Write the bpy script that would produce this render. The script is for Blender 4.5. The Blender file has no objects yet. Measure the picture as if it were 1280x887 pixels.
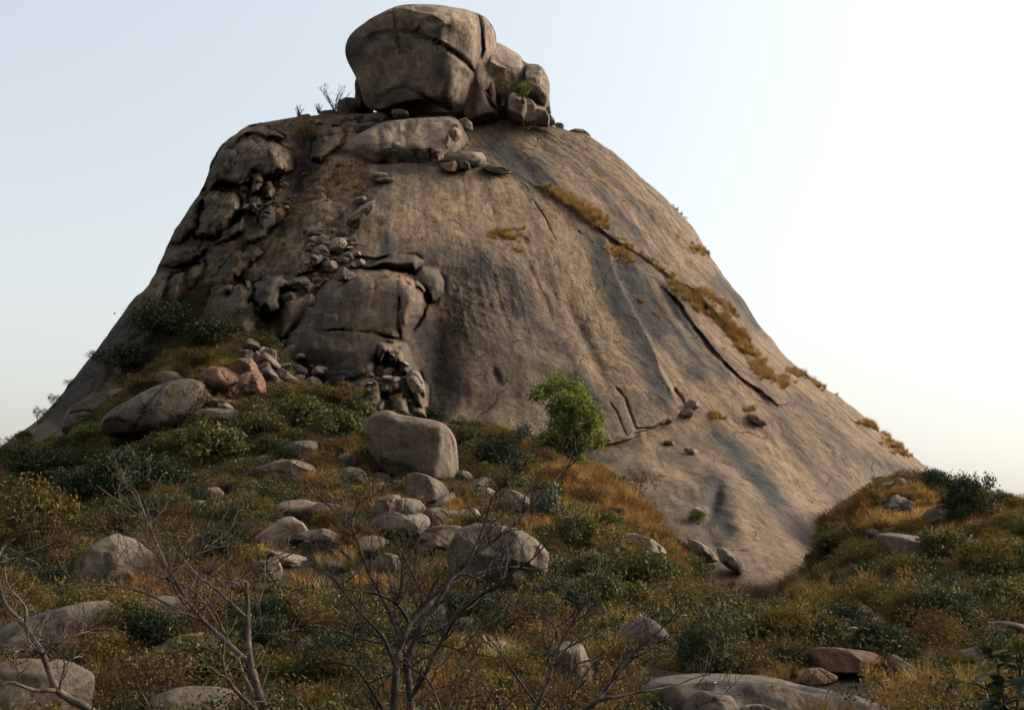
import bpy, math, random
import numpy as np
from mathutils import Vector, Matrix
from mathutils.bvhtree import BVHTree
random.seed(7); RNG = np.random.default_rng(11)
SC = bpy.context.scene
COL = SC.collection
R = math.radians
# ------------------------------------------------------------------ camera
FPX, PITCH = 1970.0, R(9.1)
cam_d = bpy.data.cameras.new('camera'); cam = bpy.data.objects.new('camera', cam_d); COL.objects.link(cam)
cam_d.sensor_fit = 'HORIZONTAL'; cam_d.sensor_width = 36.0; cam_d.lens = 36.0*FPX/1280.0
cam_d.clip_start = 0.1; cam_d.clip_end = 20000
cam.location = (0, 0, 0); cam.rotation_euler = (R(90)+PITCH, 0, 0)
SC.camera = cam
SC.render.resolution_x = 1024; SC.render.resolution_y = 709
# ------------------------------------------------------------------ light
SUN_AZ, SUN_EL = R(80), R(27)
S = Vector((math.cos(SUN_EL)*math.sin(SUN_AZ), math.cos(SUN_EL)*math.cos(SUN_AZ), math.sin(SUN_EL)))
W = bpy.data.worlds.new('World'); SC.world = W; W.use_nodes = True
nt = W.node_tree; bg = nt.nodes['Background']
sky = nt.nodes.new('ShaderNodeTexSky'); sky.sky_type = 'NISHITA'; sky.sun_disc = False
sky.sun_elevation = SUN_EL; sky.sun_rotation = SUN_AZ
sky.altitude = 200; sky.air_density = 1.0; sky.dust_density = 9.0; sky.ozone_density = 1.0
hs = nt.nodes.new('ShaderNodeHueSaturation'); hs.inputs['Saturation'].default_value = 0.4; hs.inputs['Value'].default_value = .98
nt.links.new(sky.outputs[0], hs.inputs['Color'])
# dusty air: the sky pales towards the horizon all the way round
geo = nt.nodes.new('ShaderNodeTexCoord'); sep = nt.nodes.new('ShaderNodeSeparateXYZ'); nt.links.new(geo.outputs['Generated'], sep.inputs[0])
mr = nt.nodes.new('ShaderNodeMapRange'); mr.interpolation_type = 'SMOOTHERSTEP'; mr.inputs[1].default_value = -.02; mr.inputs[2].default_value = .36; mr.inputs[3].default_value = 1.0; mr.inputs[4].default_value = 0.0
nt.links.new(sep.outputs[2], mr.inputs[0])
mxs = nt.nodes.new('ShaderNodeMix'); mxs.data_type = 'RGBA'; mxs.blend_type = 'ADD'; mxs.inputs[7].default_value = (.92, .80, .66, 1)
nt.links.new(mr.outputs[0], mxs.inputs[0]); nt.links.new(hs.outputs[0], mxs.inputs[6]); 
mt_ = nt.nodes.new('ShaderNodeMix'); mt_.data_type = 'RGBA'; mt_.blend_type = 'MULTIPLY'; mt_.inputs[0].default_value = 1.0; mt_.inputs[7].default_value = (.99, 1.015, .995, 1)   # the dust's faint tint
nt.links.new(mxs.outputs[2], mt_.inputs[6]); nt.links.new(mt_.outputs[2], bg.inputs[0]); bg.inputs[1].default_value = 0.15
sd = bpy.data.lights.new('sun', 'SUN'); sun = bpy.data.objects.new('sun', sd); COL.objects.link(sun)
sd.energy = 5.0; sd.angle = R(0.6); sd.color = (1.0, 0.74, 0.48)
sun.rotation_euler = S.to_track_quat('Z', 'Y').to_euler()
VS = SC.view_settings; VS.view_transform = 'Standard'; VS.look = 'None'; VS.exposure = 1.25; VS.gamma = 1.0
SC.cycles.max_bounces = 6; SC.cycles.transparent_max_bounces = 6; SC.cycles.diffuse_bounces = 3
SC.cycles.volume_bounces = 0; SC.cycles.use_denoising = True
# ------------------------------------------------------------------ helpers
CT, ST = math.cos(PITCH), math.sin(PITCH)
def P(px, py, D):
    """the point seen at pixel (px, py) of the 1280x887 photograph, D metres ahead of the camera"""
    xc = (px-640.0)/FPX; yc = -(py-443.5)/FPX
    y = CT - yc*ST; z = ST + yc*CT
    return Vector((xc/y*D, D, z/y*D))
def proj(p):
    p = np.asarray(p, float)
    f = p[..., 1]*CT + p[..., 2]*ST
    u = -p[..., 1]*ST + p[..., 2]*CT
    f = np.maximum(f, 0.5)
    return 640+FPX*p[..., 0]/f, 443.5-FPX*u/f
def _h(i, j, k, s):
    n = (i*374761393 + j*668265263 + k*2147483647 + s*1274126177) & 0xffffffff
    n = ((n ^ (n >> 13))*1274126177) & 0xffffffff
    n = n ^ (n >> 16)
    return (n & 0xffff)/32767.5-1.0
def vnoise(p, seed=0):
    p = np.asarray(p, float); i = np.floor(p).astype(np.int64); f = p-i
    w = f*f*f*(f*(f*6-15)+10)
    r = 0
    for a in (0, 1):
        for b in (0, 1):
            for c in (0, 1):
                ww = (w[..., 0] if a else 1-w[..., 0])*(w[..., 1] if b else 1-w[..., 1])*(w[..., 2] if c else 1-w[..., 2])
                r = r + ww*_h(i[..., 0]+a, i[..., 1]+b, i[..., 2]+c, seed)
    return r
def fbm(p, octv=4, seed=0, rough=0.5):
    p = np.asarray(p, float); r = 0; a = 1.0; t = 0
    for o in range(octv):
        r = r + a*vnoise(p*(2.03**o)+o*17.3, seed+o); t += a; a *= rough
    return r/t
def ridged(p, octv=3, seed=0):
    r = 0; a = 1; t = 0
    for o in range(octv):
        r = r+a*(1-np.abs(vnoise(p*(2.1**o)+o*9.1, seed+o))*2); t += a; a *= .5
    return r/t
def seg_dist(px, py, pts):
    """unsigned distance, signed side (+ = right of travel on screen) and fraction along a polyline"""
    best = np.full(px.shape, 1e9); side = np.zeros(px.shape); fr = np.zeros(px.shape)
    pts = np.asarray(pts, float); L = np.r_[0, np.cumsum(np.hypot(*np.diff(pts, axis=0).T))]
    for i in range(len(pts)-1):
        a, b = pts[i], pts[i+1]; d = b-a; l2 = d@d
        t = np.clip(((px-a[0])*d[0]+(py-a[1])*d[1])/l2, 0, 1)
        dx = px-(a[0]+t*d[0]); dy = py-(a[1]+t*d[1]); q = np.hypot(dx, dy)
        m = q < best
        best = np.where(m, q, best)
        side = np.where(m, np.sign(d[0]*dy-d[1]*dx), side)   # y down: + means right of travel
        fr = np.where(m, (L[i]+t*math.sqrt(l2))/L[-1], fr)
    return best, side, fr
def inpoly(px, py, pts):
    r = np.zeros(px.shape, bool); n = len(pts)
    for i in range(n):
        x1, y1 = pts[i]; x2, y2 = pts[(i+1) % n]
        if y1 == y2: continue
        c = ((y1 > py) != (y2 > py)) & (px < (x2-x1)*(py-y1)/(y2-y1)+x1)
        r ^= c
    return r
def sm(a, b, x):
    t = np.clip((x-a)/(b-a), 0, 1); return t*t*(3-2*t)
def new_mesh(name, V, F, smooth=True):
    V = np.ascontiguousarray(V, dtype=np.float32); F = np.ascontiguousarray(F, dtype=np.int32)
    me = bpy.data.meshes.new(name); k = F.shape[1]
    me.vertices.add(len(V)); me.vertices.foreach_set('co', V.ravel())
    me.loops.add(F.size); me.loops.foreach_set('vertex_index', F.ravel())
    me.polygons.add(len(F)); me.polygons.foreach_set('loop_start', np.arange(0, F.size, k, dtype=np.int32))
    me.polygons.foreach_set('loop_total', np.full(len(F), k, np.int32))
    me.update(calc_edges=True)
    if smooth: me.polygons.foreach_set('use_smooth', np.ones(len(F), bool))
    return me
def fattr(me, name, val):
    a = me.attributes.new(name, 'FLOAT', 'POINT'); a.data.foreach_set('value', np.asarray(val, np.float32).ravel())
def link(name, me, mat=None, parent=None, label=None, cat=None, group=None, kind=None, loc=None):
    o = bpy.data.objects.new(name, me); COL.objects.link(o)
    if mat is not None and me is not None:
        if not me.materials: me.materials.append(mat)
    if parent is not None: o.parent = parent
    if loc is not None: o.location = loc
    for k, v in (('label', label), ('category', cat), ('group', group), ('kind', kind)):
        if v: o[k] = v
    return o
def vnormals(V, F):
    a, b, c = V[F[:, 0]], V[F[:, 1]], V[F[:, 2]]
    n = np.cross(b-a, c-a); N = np.zeros_like(V)
    for k in range(F.shape[1]): np.add.at(N, F[:, k], n)
    return N/np.maximum(np.linalg.norm(N, axis=1, keepdims=True), 1e-9)
def grid_faces(nr, nc, wrap=False):
    r = np.arange(nr-1)[:, None]; c = np.arange(nc if wrap else nc-1)[None, :]; c2 = (c+1) % nc
    a = r*nc+c; b = r*nc+c2; d = (r+1)*nc+c; e = (r+1)*nc+c2
    return np.stack([a, b, e, d], -1).reshape(-1, 4)
# ------------------------------------------------------------------ materials
def nd(t, typ, **kw):
    n = t.nodes.new(typ)
    for k, v in kw.items():
        if k.startswith('i_'):
            s = k[2:]; n.inputs[int(s) if s.isdigit() else s].default_value = v
        else: setattr(n, k, v)
    return n
def ramp(t, src, stops, interp='LINEAR'):
    n = t.nodes.new('ShaderNodeValToRGB'); n.color_ramp.interpolation = interp
    e = n.color_ramp.elements
    while len(e) < len(stops): e.new(0.5)
    for i, (p, c) in enumerate(stops):
        e[i].position = p; e[i].color = (c if len(c) == 4 else (*c, 1)) if hasattr(c, '__len__') else (c, c, c, 1)
    t.links.new(src, n.inputs[0]); return n.outputs[0]
def mixc(t, fac, a, b, mode='MIX'):
    n = t.nodes.new('ShaderNodeMix'); n.data_type = 'RGBA'; n.blend_type = mode
    for s, v in ((0, fac), (6, a), (7, b)):
        if isinstance(v, bpy.types.NodeSocket): t.links.new(v, n.inputs[s])
        elif hasattr(v, '__len__'): n.inputs[s].default_value = (*v, 1)
        else: n.inputs[s].default_value = v
    return n.outputs[2]
def mth(t, op, a, b=0.0, clamp=False):
    n = t.nodes.new('ShaderNodeMath'); n.operation = op; n.use_clamp = clamp
    for s, v in ((0, a), (1, b)):
        if isinstance(v, bpy.types.NodeSocket): t.links.new(v, n.inputs[s])
        else: n.inputs[s].default_value = v
    return n.outputs[0]
def noise(t, vec, scale, detail=4, rough=0.55, dist=0.0):
    n = nd(t, 'ShaderNodeTexNoise'); n.inputs['Scale'].default_value = scale; n.inputs['Detail'].default_value = detail
    n.inputs['Roughness'].default_value = rough; n.inputs['Distortion'].default_value = dist
    t.links.new(vec, n.inputs['Vector']); return n.outputs[0]
def rock_material(name, base, warm, dark, streak=0.5, stain_shade_attr=True, flow=False, bump=1.0, sc=1.0, spec=0.2):
    m = bpy.data.materials.new(name); m.use_nodes = True; t = m.node_tree
    b = t.nodes['Principled BSDF']; b.inputs['Roughness'].default_value = 0.85; b.inputs['Specular IOR Level'].default_value = spec
    tc = nd(t, 'ShaderNodeTexCoord'); vec = tc.outputs['Object']
    if flow:
        uv = nd(t, 'ShaderNodeAttribute', attribute_name='flow'); fv = uv.outputs['Vector']
        st = nd(t, 'ShaderNodeMapping'); st.inputs['Scale'].default_value = (1.0, 0.07, 1.0); t.links.new(fv, st.inputs[0]); sv = st.outputs[0]
        st2 = nd(t, 'ShaderNodeMapping'); st2.inputs['Scale'].default_value = (1.0, 0.28, 1.0); t.links.new(fv, st2.inputs[0]); sv2 = st2.outputs[0]
    else:
        st = nd(t, 'ShaderNodeMapping'); st.inputs['Scale'].default_value = (1.0, 1.0, 0.16); t.links.new(vec, st.inputs[0]); sv = sv2 = st.outputs[0]
    n1 = noise(t, vec, 0.13*sc, 6, .6, .4); n2 = noise(t, vec, 0.9*sc, 6, .65, .2); n3 = noise(t, vec, 7.0*sc, 4, .7)
    c = ramp(t, n1, [(.3, base), (.7, warm)])
    c = mixc(t, ramp(t, n2, [(.42, 0), (.72, .8)]), c, mixc(t, 0.45, base, dark))
    c = mixc(t, ramp(t, n2, [(.55, 0), (.85, .5)]), c, tuple(min(1, x*1.25) for x in warm))
    s1 = noise(t, sv, 0.55*sc if flow else .8*sc, 5, .62, .5); s2 = noise(t, sv2, 1.6*sc, 5, .6, .3)
    sk = mth(t, 'MULTIPLY', ramp(t, s1, [(.44, 0), (.66, 1)]), streak, True)
    if stain_shade_attr:
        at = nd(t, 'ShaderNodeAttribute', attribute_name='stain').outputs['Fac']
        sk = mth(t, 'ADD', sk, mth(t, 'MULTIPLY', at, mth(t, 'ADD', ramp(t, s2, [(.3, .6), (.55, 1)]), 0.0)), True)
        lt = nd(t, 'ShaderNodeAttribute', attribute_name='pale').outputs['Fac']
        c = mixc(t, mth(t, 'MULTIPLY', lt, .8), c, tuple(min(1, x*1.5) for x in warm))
    c = mixc(t, sk, c, dark)
    c = mixc(t, ramp(t, s2, [(.52, 0), (.75, .35)]), c, dark)
    c = mixc(t, 0.55, c, ramp(t, n3, [(.3, (.35, .35, .35)), (.7, (.72, .72, .72))]), 'OVERLAY')
    t.links.new(c, b.inputs['Base Color'])
    if flow:
        st3 = nd(t, 'ShaderNodeMapping'); st3.inputs['Scale'].default_value = (2.0, 0.4, 1.0); t.links.new(fv, st3.inputs[0])
        s3 = noise(t, st3.outputs[0], 1.0, 5, .7, .8); c = mixc(t, ramp(t, s3, [(.5, 0), (.66, .6)]), c, dark)
        fl = noise(t, vec, 3.1, 5, .75, 1.0); c = mixc(t, ramp(t, fl, [(.57, 0), (.68, .65)]), c, dark)
        c = mixc(t, ramp(t, fl, [(.26, .5), (.40, 0)]), c, tuple(x*1.5 for x in warm))
    if flow:   # thin broken joints and flake scars
        wv = nd(t, 'ShaderNodeVectorMath', operation='MULTIPLY_ADD'); dn = nd(t, 'ShaderNodeTexNoise'); dn.inputs['Scale'].default_value = .5; dn.inputs['Detail'].default_value = 4; t.links.new(vec, dn.inputs['Vector'])
        t.links.new(dn.outputs['Color'], wv.inputs[0]); wv.inputs[1].default_value = (2.6, 2.6, 2.6); t.links.new(vec, wv.inputs[2]); lines = None
        for sc_, wd_, lo_ in ((.13, .010, .52), (.42, .022, .60)):
            vn = nd(t, 'ShaderNodeTexVoronoi'); vn.feature = 'DISTANCE_TO_EDGE'; vn.inputs['Scale'].default_value = sc_; t.links.new(wv.outputs[0], vn.inputs['Vector'])
            ln = mth(t, 'MULTIPLY', ramp(t, vn.outputs['Distance'], [(0, 1), (wd_, 0)]), ramp(t, noise(t, vec, .21+sc_, 3, .6), [(lo_, 0), (lo_+.06, 1)]))
            lines = ln if lines is None else mth(t, 'MAXIMUM', lines, ln)
        c = mixc(t, mth(t, 'MULTIPLY', lines, .55), c, tuple(x*.8 for x in dark))
        gr = noise(t, vec, 1.7, 8, .85, .4); c = mixc(t, .8, c, ramp(t, gr, [(.32, (.22, .22, .22)), (.5, (.5, .5, .5)), (.68, (.74, .74, .74))]), 'OVERLAY')
    else:
        fl = noise(t, vec, .85*sc, 7, .78, 1.0); c = mixc(t, ramp(t, fl, [(.53, 0), (.66, .75)]), c, dark); c = mixc(t, ramp(t, fl, [(.30, .55), (.43, 0)]), c, tuple(x*1.35 for x in warm))
        gr = noise(t, vec, 1.9*sc, 8, .85, .4); c = mixc(t, .85, c, ramp(t, gr, [(.32, (.2, .2, .2)), (.5, (.5, .5, .5)), (.68, (.76, .76, .76))]), 'OVERLAY')
    if stain_shade_attr: c = mixc(t, mth(t, 'MULTIPLY', at, mth(t, 'ADD', ramp(t, n2, [(.3, .35), (.55, .9)]), 0.0)), c, tuple(x*.95 for x in dark))
    t.links.new(c, b.inputs['Base Color'])
    h = mth(t, 'MULTIPLY', s2, .08 if flow else .4)
    h = mth(t, 'ADD', h, mth(t, 'MULTIPLY', n2, .25 if flow else .38)); h = mth(t, 'ADD', h, mth(t, 'MULTIPLY', n3, .10))
    vo = noise(t, vec, 2.6*sc, 5, .7, .6); h = mth(t, 'ADD', h, mth(t, 'MULTIPLY', vo, .22))
    if not flow: h = mth(t, 'ADD', h, mth(t, 'MULTIPLY', gr, .3))
    if flow: h = mth(t, 'ADD', mth(t, 'MULTIPLY', h, .8), mth(t, 'MULTIPLY', fl, .20)); h = mth(t, 'ADD', h, mth(t, 'MULTIPLY', gr, .22)); h = mth(t, 'SUBTRACT', h, mth(t, 'MULTIPLY', lines, .3))
    bp = nd(t, 'ShaderNodeBump'); bp.inputs['Strength'].default_value = 1.0; bp.inputs['Distance'].default_value = 0.55*bump
    t.links.new(h, bp.inputs['Height']); t.links.new(bp.outputs[0], b.inputs['Normal'])
    return m
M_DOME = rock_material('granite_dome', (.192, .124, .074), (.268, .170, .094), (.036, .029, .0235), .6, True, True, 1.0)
M_CAP = rock_material('granite_cap', (.21, .148, .102), (.28, .19, .122), (.052, .043, .037), .45, True, False, .6, .8)
M_LEFT = rock_material('granite_grey', (.095, .072, .054), (.14, .10, .07), (.026, .023, .021), .35, True, False, .6, 1.0)
M_BOULDER = rock_material('boulder_rock', (.120, .084, .055), (.175, .12, .075), (.030, .025, .021), .3, True, False, .22, 2.2)
M_RED = rock_material('reddish_rock', (.14, .074, .042), (.19, .098, .054), (.045, .03, .024), .3, True, False, .2, 2.2)
M_PALE = rock_material('pale_rock', (.19, .14, .098), (.25, .185, .125), (.05, .042, .036), .3, True, False, .18, 2.5)
M_SLAB = rock_material('bedrock_slab', (.10, .072, .049), (.15, .105, .068), (.026, .022, .018), .35, True, False, .12, 6.5)
def ground_material():
    m = bpy.data.materials.new('dry_soil'); m.use_nodes = True; t = m.node_tree
    b = t.nodes['Principled BSDF']; b.inputs['Roughness'].default_value = 0.95; b.inputs['Specular IOR Level'].default_value = .1
    vec = nd(t, 'ShaderNodeTexCoord').outputs['Object']
    n1 = noise(t, vec, .12, 5, .6); n2 = noise(t, vec, 1.1, 6, .65); n3 = noise(t, vec, 9, 4, .7)
    c = ramp(t, n1, [(.35, (.03, .022, .013)), (.65, (.055, .034, .018))])
    c = mixc(t, ramp(t, n2, [(.45, 0), (.65, 1)]), c, (.018, .018, .008))
    c = mixc(t, .8, c, ramp(t, n3, [(.3, (.2, .2, .2)), (.7, (.8, .8, .8))]), 'OVERLAY')
    n4 = noise(t, vec, 3.2, 6, .8, .8); c = mixc(t, ramp(t, n4, [(.5, 0), (.62, .8)]), c, (.10, .07, .035)); c = mixc(t, ramp(t, n4, [(.32, .8), (.42, 0)]), c, (.012, .012, .006))
    t.links.new(c, b.inputs['Base Color'])
    bp = nd(t, 'ShaderNodeBump'); bp.inputs['Strength'].default_value = 1.0; bp.inputs['Distance'].default_value = .25
    t.links.new(mth(t, 'ADD', n2, mth(t, 'MULTIPLY', n3, .4)), bp.inputs['Height']); t.links.new(bp.outputs[0], b.inputs['Normal'])
    return m
M_GROUND = ground_material()
# ------------------------------------------------------------------ terrain
CTRL = []
def tp(px, py, D): p = P(px, py, D); CTRL.append((p.x, p.y, p.z))
for px in (-150, 150, 450, 750, 950, 1150, 1400):
    for py, D in ((887, 33), (830, 39), (780 if px != 950 else 803, 46), (735, 54) if px != 950 else (793, 52)): tp(px, py, D)
for a in ((-150, 655, 85), (0, 650, 84), (0, 612, 104), (60, 578, 110), (120, 600, 92), (130, 690, 62), (100, 545, 124), (-150, 625, 112),
          (250, 650, 68), (250, 600, 80), (250, 540, 90), (250, 480, 98), (250, 440, 106), (330, 440, 103), (340, 500, 93), (380, 560, 84),
          (390, 610, 75), (420, 660, 64), (440, 520, 96), (450, 540, 92), (480, 620, 74), (520, 590, 82), (560, 660, 64), (560, 560, 90), (620, 560, 93),
          (640, 600, 84), (640, 640, 74), (700, 590, 88), (745, 590, 90), (720, 640, 76), (740, 680, 65), (810, 640, 80), (860, 705, 74), (880, 738, 68), (950, 800, 62),
          (820, 700, 64), (1000, 788, 60), (1000, 735, 76), (1040, 670, 84), (1090, 620, 96), (1150, 605, 100), (1080, 700, 68), (1150, 660, 82), (1150, 700, 68), (1230, 650, 84),
          (1280, 650, 82), (1220, 700, 66), (1280, 700, 64), (1400, 655, 84)): tp(*a)
for a in ((950, 790, 76), (900, 760, 84), (1000, 760, 86), (850, 700, 92), (950, 760, 95), (800, 650, 98), (1050, 700, 96), (640, 600, 108), (560, 600, 110), (750, 620, 104), (900, 700, 105), (1200, 645, 96), (1260, 645, 96), (1160, 612, 104), (1240, 700, 110), (1320, 660, 100), (950, 815, 70), (900, 785, 74), (950, 820, 80), (950, 800, 66), (900, 770, 66), (985, 790, 66), (1000, 785, 80), (900, 785, 82), (950, 790, 88), (1030, 740, 80), (880, 778, 51), (1010, 785, 51), (1010, 800, 46), (890, 800, 46), (450, 532, 101), (400, 508, 102), (420, 520, 101), (520, 545, 99), (480, 540, 99)): tp(*a)
# ground that the frame does not show: behind the camera, to the sides and beyond the shoulders
CTRL += [(0, 0, -4.6), (-25, 0, -4.8), (25, 0, -4.6), (0, -30, -6), (0, 14, -4.3), (-8, 15, -4.3), (8, 15, -4.3), (-60, 40, -3), (60, 40, -4), (60, 80, -1.0), (45, 100, 1), (-70, 90, 4), (-80, 120, 5),
         (60, 130, -3), (55, 160, -4), (-80, 160, 2), (0, 200, -2), (-60, 200, -3), (60, 200, -5), (-100, 60, -3), (100, 60, -5), (100, 120, -5), (-120, 120, -3), (0, 150, 6), (20, 140, 5), (-25, 145, 8)]
CTRL = np.array(CTRL)
def tps_fit(X, v, lam=1.0):
    n = len(X); d = np.linalg.norm(X[:, None]-X[None], axis=-1); K = np.where(d > 0, d*d*np.log(d+1e-9), 0)
    Pm = np.c_[np.ones(n), X]; A = np.block([[K+lam*np.eye(n), Pm], [Pm.T, np.zeros((3, 3))]])
    return np.linalg.solve(A, np.r_[v, np.zeros(3)])
_w = tps_fit(CTRL[:, :2], CTRL[:, 2], 2.0)
def ground_z(x, y, detail=True):
    x = np.asarray(x, float); y = np.asarray(y, float); sh = x.shape; X = np.c_[x.ravel(), y.ravel()]
    z = np.zeros(len(X))
    for s in range(0, len(X), 20000):
        q = X[s:s+20000]; d = np.linalg.norm(q[:, None]-CTRL[None, :, :2], axis=-1)
        z[s:s+20000] = np.where(d > 0, d*d*np.log(d+1e-9), 0)@_w[:-3] + np.c_[np.ones(len(q)), q]@_w[-3:]
    far = np.hypot(X[:, 0], X[:, 1]-90); k = sm(95, 160, far)
    z = z*(1-k)+(-5.0)*k
    if detail:
        p3 = np.c_[X, np.zeros(len(X))]; a = (1-sm(150, 400, far))*(1-.75*np.exp(-((X[:, 0]-11)/8)**2-((X[:, 1]-74)/13)**2))
        z = z + (.55*fbm(p3*.12, 3, 5)+.45*fbm(p3*.45, 3, 6)*sm(30, 45, X[:, 1])+.16*fbm(p3*.9, 3, 9))*a + 12*k*sm(500, 3000, far)*(fbm(p3*.0012, 3, 2))
    return z.reshape(sh)
def lin(*segs): return np.concatenate([np.arange(a, b, s) for a, b, s in segs])
gx = lin((-4000, -600, 200), (-600, -140, 20), (-140, -70, 3), (-70, 70, .45), (70, 140, 3), (140, 600, 20), (600, 4001, 200))
gy = lin((-3000, -200, 200), (-200, -20, 10), (-20, 8, 2), (8, 30, 1.0), (30, 70, .35), (70, 130, .5), (130, 200, 4), (200, 600, 20), (600, 6001, 200))
GX, GY = np.meshgrid(gx, gy); GZ = ground_z(GX, GY)
TV = np.stack([GX, GY, GZ], -1).reshape(-1, 3); TF = grid_faces(len(gy), len(gx))
terrain_me = new_mesh('ground', TV, TF)
terrain = link('ground', terrain_me, M_GROUND, kind='structure', label='dry scrubby hillside ground rising to the foot of the rock')
# ------------------------------------------------------------------ the rock hill
SIL_L = [(-60, 620), (0, 560), (22, 546), (42, 530), (60, 512), (77, 492), (100, 462), (125, 432), (150, 397), (182, 362), (195, 335), (206, 307), (221, 280), (238, 252), (246, 235), (256, 208), (268, 186), (290, 168), (302, 160)]
SIL_R = [(1230, 660), (1180, 604), (1157, 583), (1130, 562), (1100, 538), (1070, 512), (1040, 492), (1015, 474), (990, 452), (965, 425), (945, 400), (925, 373), (905, 345), (888, 318), (870, 290), (850, 266), (830, 246), (800, 220), (770, 196), (740, 174), (715, 163), (695, 156)]
YC = 140.0
def sil_fn(pts):
    q = np.array([P(a, b, YC) for a, b in pts]); o = np.argsort(q[:, 2]); return q[o, 2], q[o, 0]
zl, xl = sil_fn(SIL_L); zr, xr = sil_fn(SIL_R)
ZT = 43.6
FIT = [np.array([-9., 50]), np.zeros(2), np.zeros(2)]
def dome_base(nz, naz, front_only=False):
    # rows: denser where the slope is gentle
    zz = np.concatenate([np.linspace(-9, 40, int(nz*.85), endpoint=False), np.linspace(40, ZT, int(nz*.15))])
    A = np.interp(zz, zl, xl); B = np.interp(zz, zr, xr)
    A = A+np.interp(zz, FIT[0], FIT[1]); B = B+np.interp(zz, FIT[0], FIT[2])
    A = np.where(zz < zl[0], A-(zl[0]-zz)*1.0, A); B = np.where(zz < zr[0], B+(zr[0]-zz)*1.0, B)
    cx = (A+B)/2; hw = (B-A)/2
    fy = np.interp(zz, [-9, 0, 5, 11.8, 18, 25.9, 32, 37.6, 41.5, ZT], [50, 41, 37, 33.0, 28.5, 22.5, 16, 9.5, 5, 2.5])
    az = np.concatenate([np.linspace(-math.pi*.5*1.12, math.pi*.5*1.12, naz, endpoint=False), np.linspace(math.pi*.56, 2*math.pi-math.pi*.56, max(24, naz//10), endpoint=False)])
    s = np.sin(az)[None]; c = np.cos(az)[None]
    # the crest of the nose lies a little left of the middle
    x = cx[:, None]+hw[:, None]*s
    front = np.maximum(c, 0)**0.92*fy[:, None]*(1-.10*s)
    # apron: the low slab that runs out to the right foreground
    apron = 22*sm(14, -1, zz)[:, None]**1.15*np.exp(-((x-13.0)/12.5)**2)*np.clip(c, 0, 1)
    back = np.maximum(-c, 0)*(fy[:, None]*1.1+8)
    y = YC-front-apron+back
    zg = np.broadcast_to(zz[:, None], x.shape).copy()
    # left flank falls back, so that it turns away from the light
    V = np.stack([x, y, zg], -1)
    arc = np.broadcast_to((az*30)[None], x.shape)
    return V, arc, zz
def lidded(V):
    nr, nc, _ = V.shape; F = grid_faces(nr, nc, True)
    rim = V[-1]; ctr = rim.mean(0)
    rings = [rim]; base = (nr-1)*nc; vs = [V.reshape(-1, 3)]; off = nr*nc
    prev = base+np.arange(nc)
    for k, (q, dz) in enumerate(((.8, .5), (.55, .9), (.3, 1.1), (.08, 1.2))):
        r = ctr+(rim-ctr)*q; r = r.copy(); r[:, 2] += dz; vs.append(r); cur = off+np.arange(nc); off += nc
        F = np.concatenate([F, np.stack([prev, np.roll(prev, -1), np.roll(cur, -1), cur], -1)]); prev = cur
    return np.concatenate(vs), F
def cells(p, seed=0):
    # nearest-cell noise: per-cell height and tilt, with the distance to the joint between cells
    i = np.floor(p).astype(np.int64); d1 = np.full(len(p), 9.); d2 = np.full(len(p), 9.); val = np.zeros(len(p)); til = np.zeros(len(p))
    for a in (-1, 0, 1):
        for b in (-1, 0, 1):
            for c in (-1, 0, 1):
                I, J, K = i[:, 0]+a, i[:, 1]+b, i[:, 2]+c
                q = np.stack([I+.5+.42*_h(I, J, K, seed), J+.5+.42*_h(I, J, K, seed+1), K+.5+.42*_h(I, J, K, seed+2)], -1)
                e = p-q; d = np.sqrt((e*e).sum(1)); m = d < d1
                d2 = np.where(m, d1, np.minimum(d2, d)); d1 = np.where(m, d, d1)
                val = np.where(m, _h(I, J, K, seed+3), val)
                til = np.where(m, e[:, 0]*_h(I, J, K, seed+4)+e[:, 2]*_h(I, J, K, seed+5), til)
    return val, til, d2-d1
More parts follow.
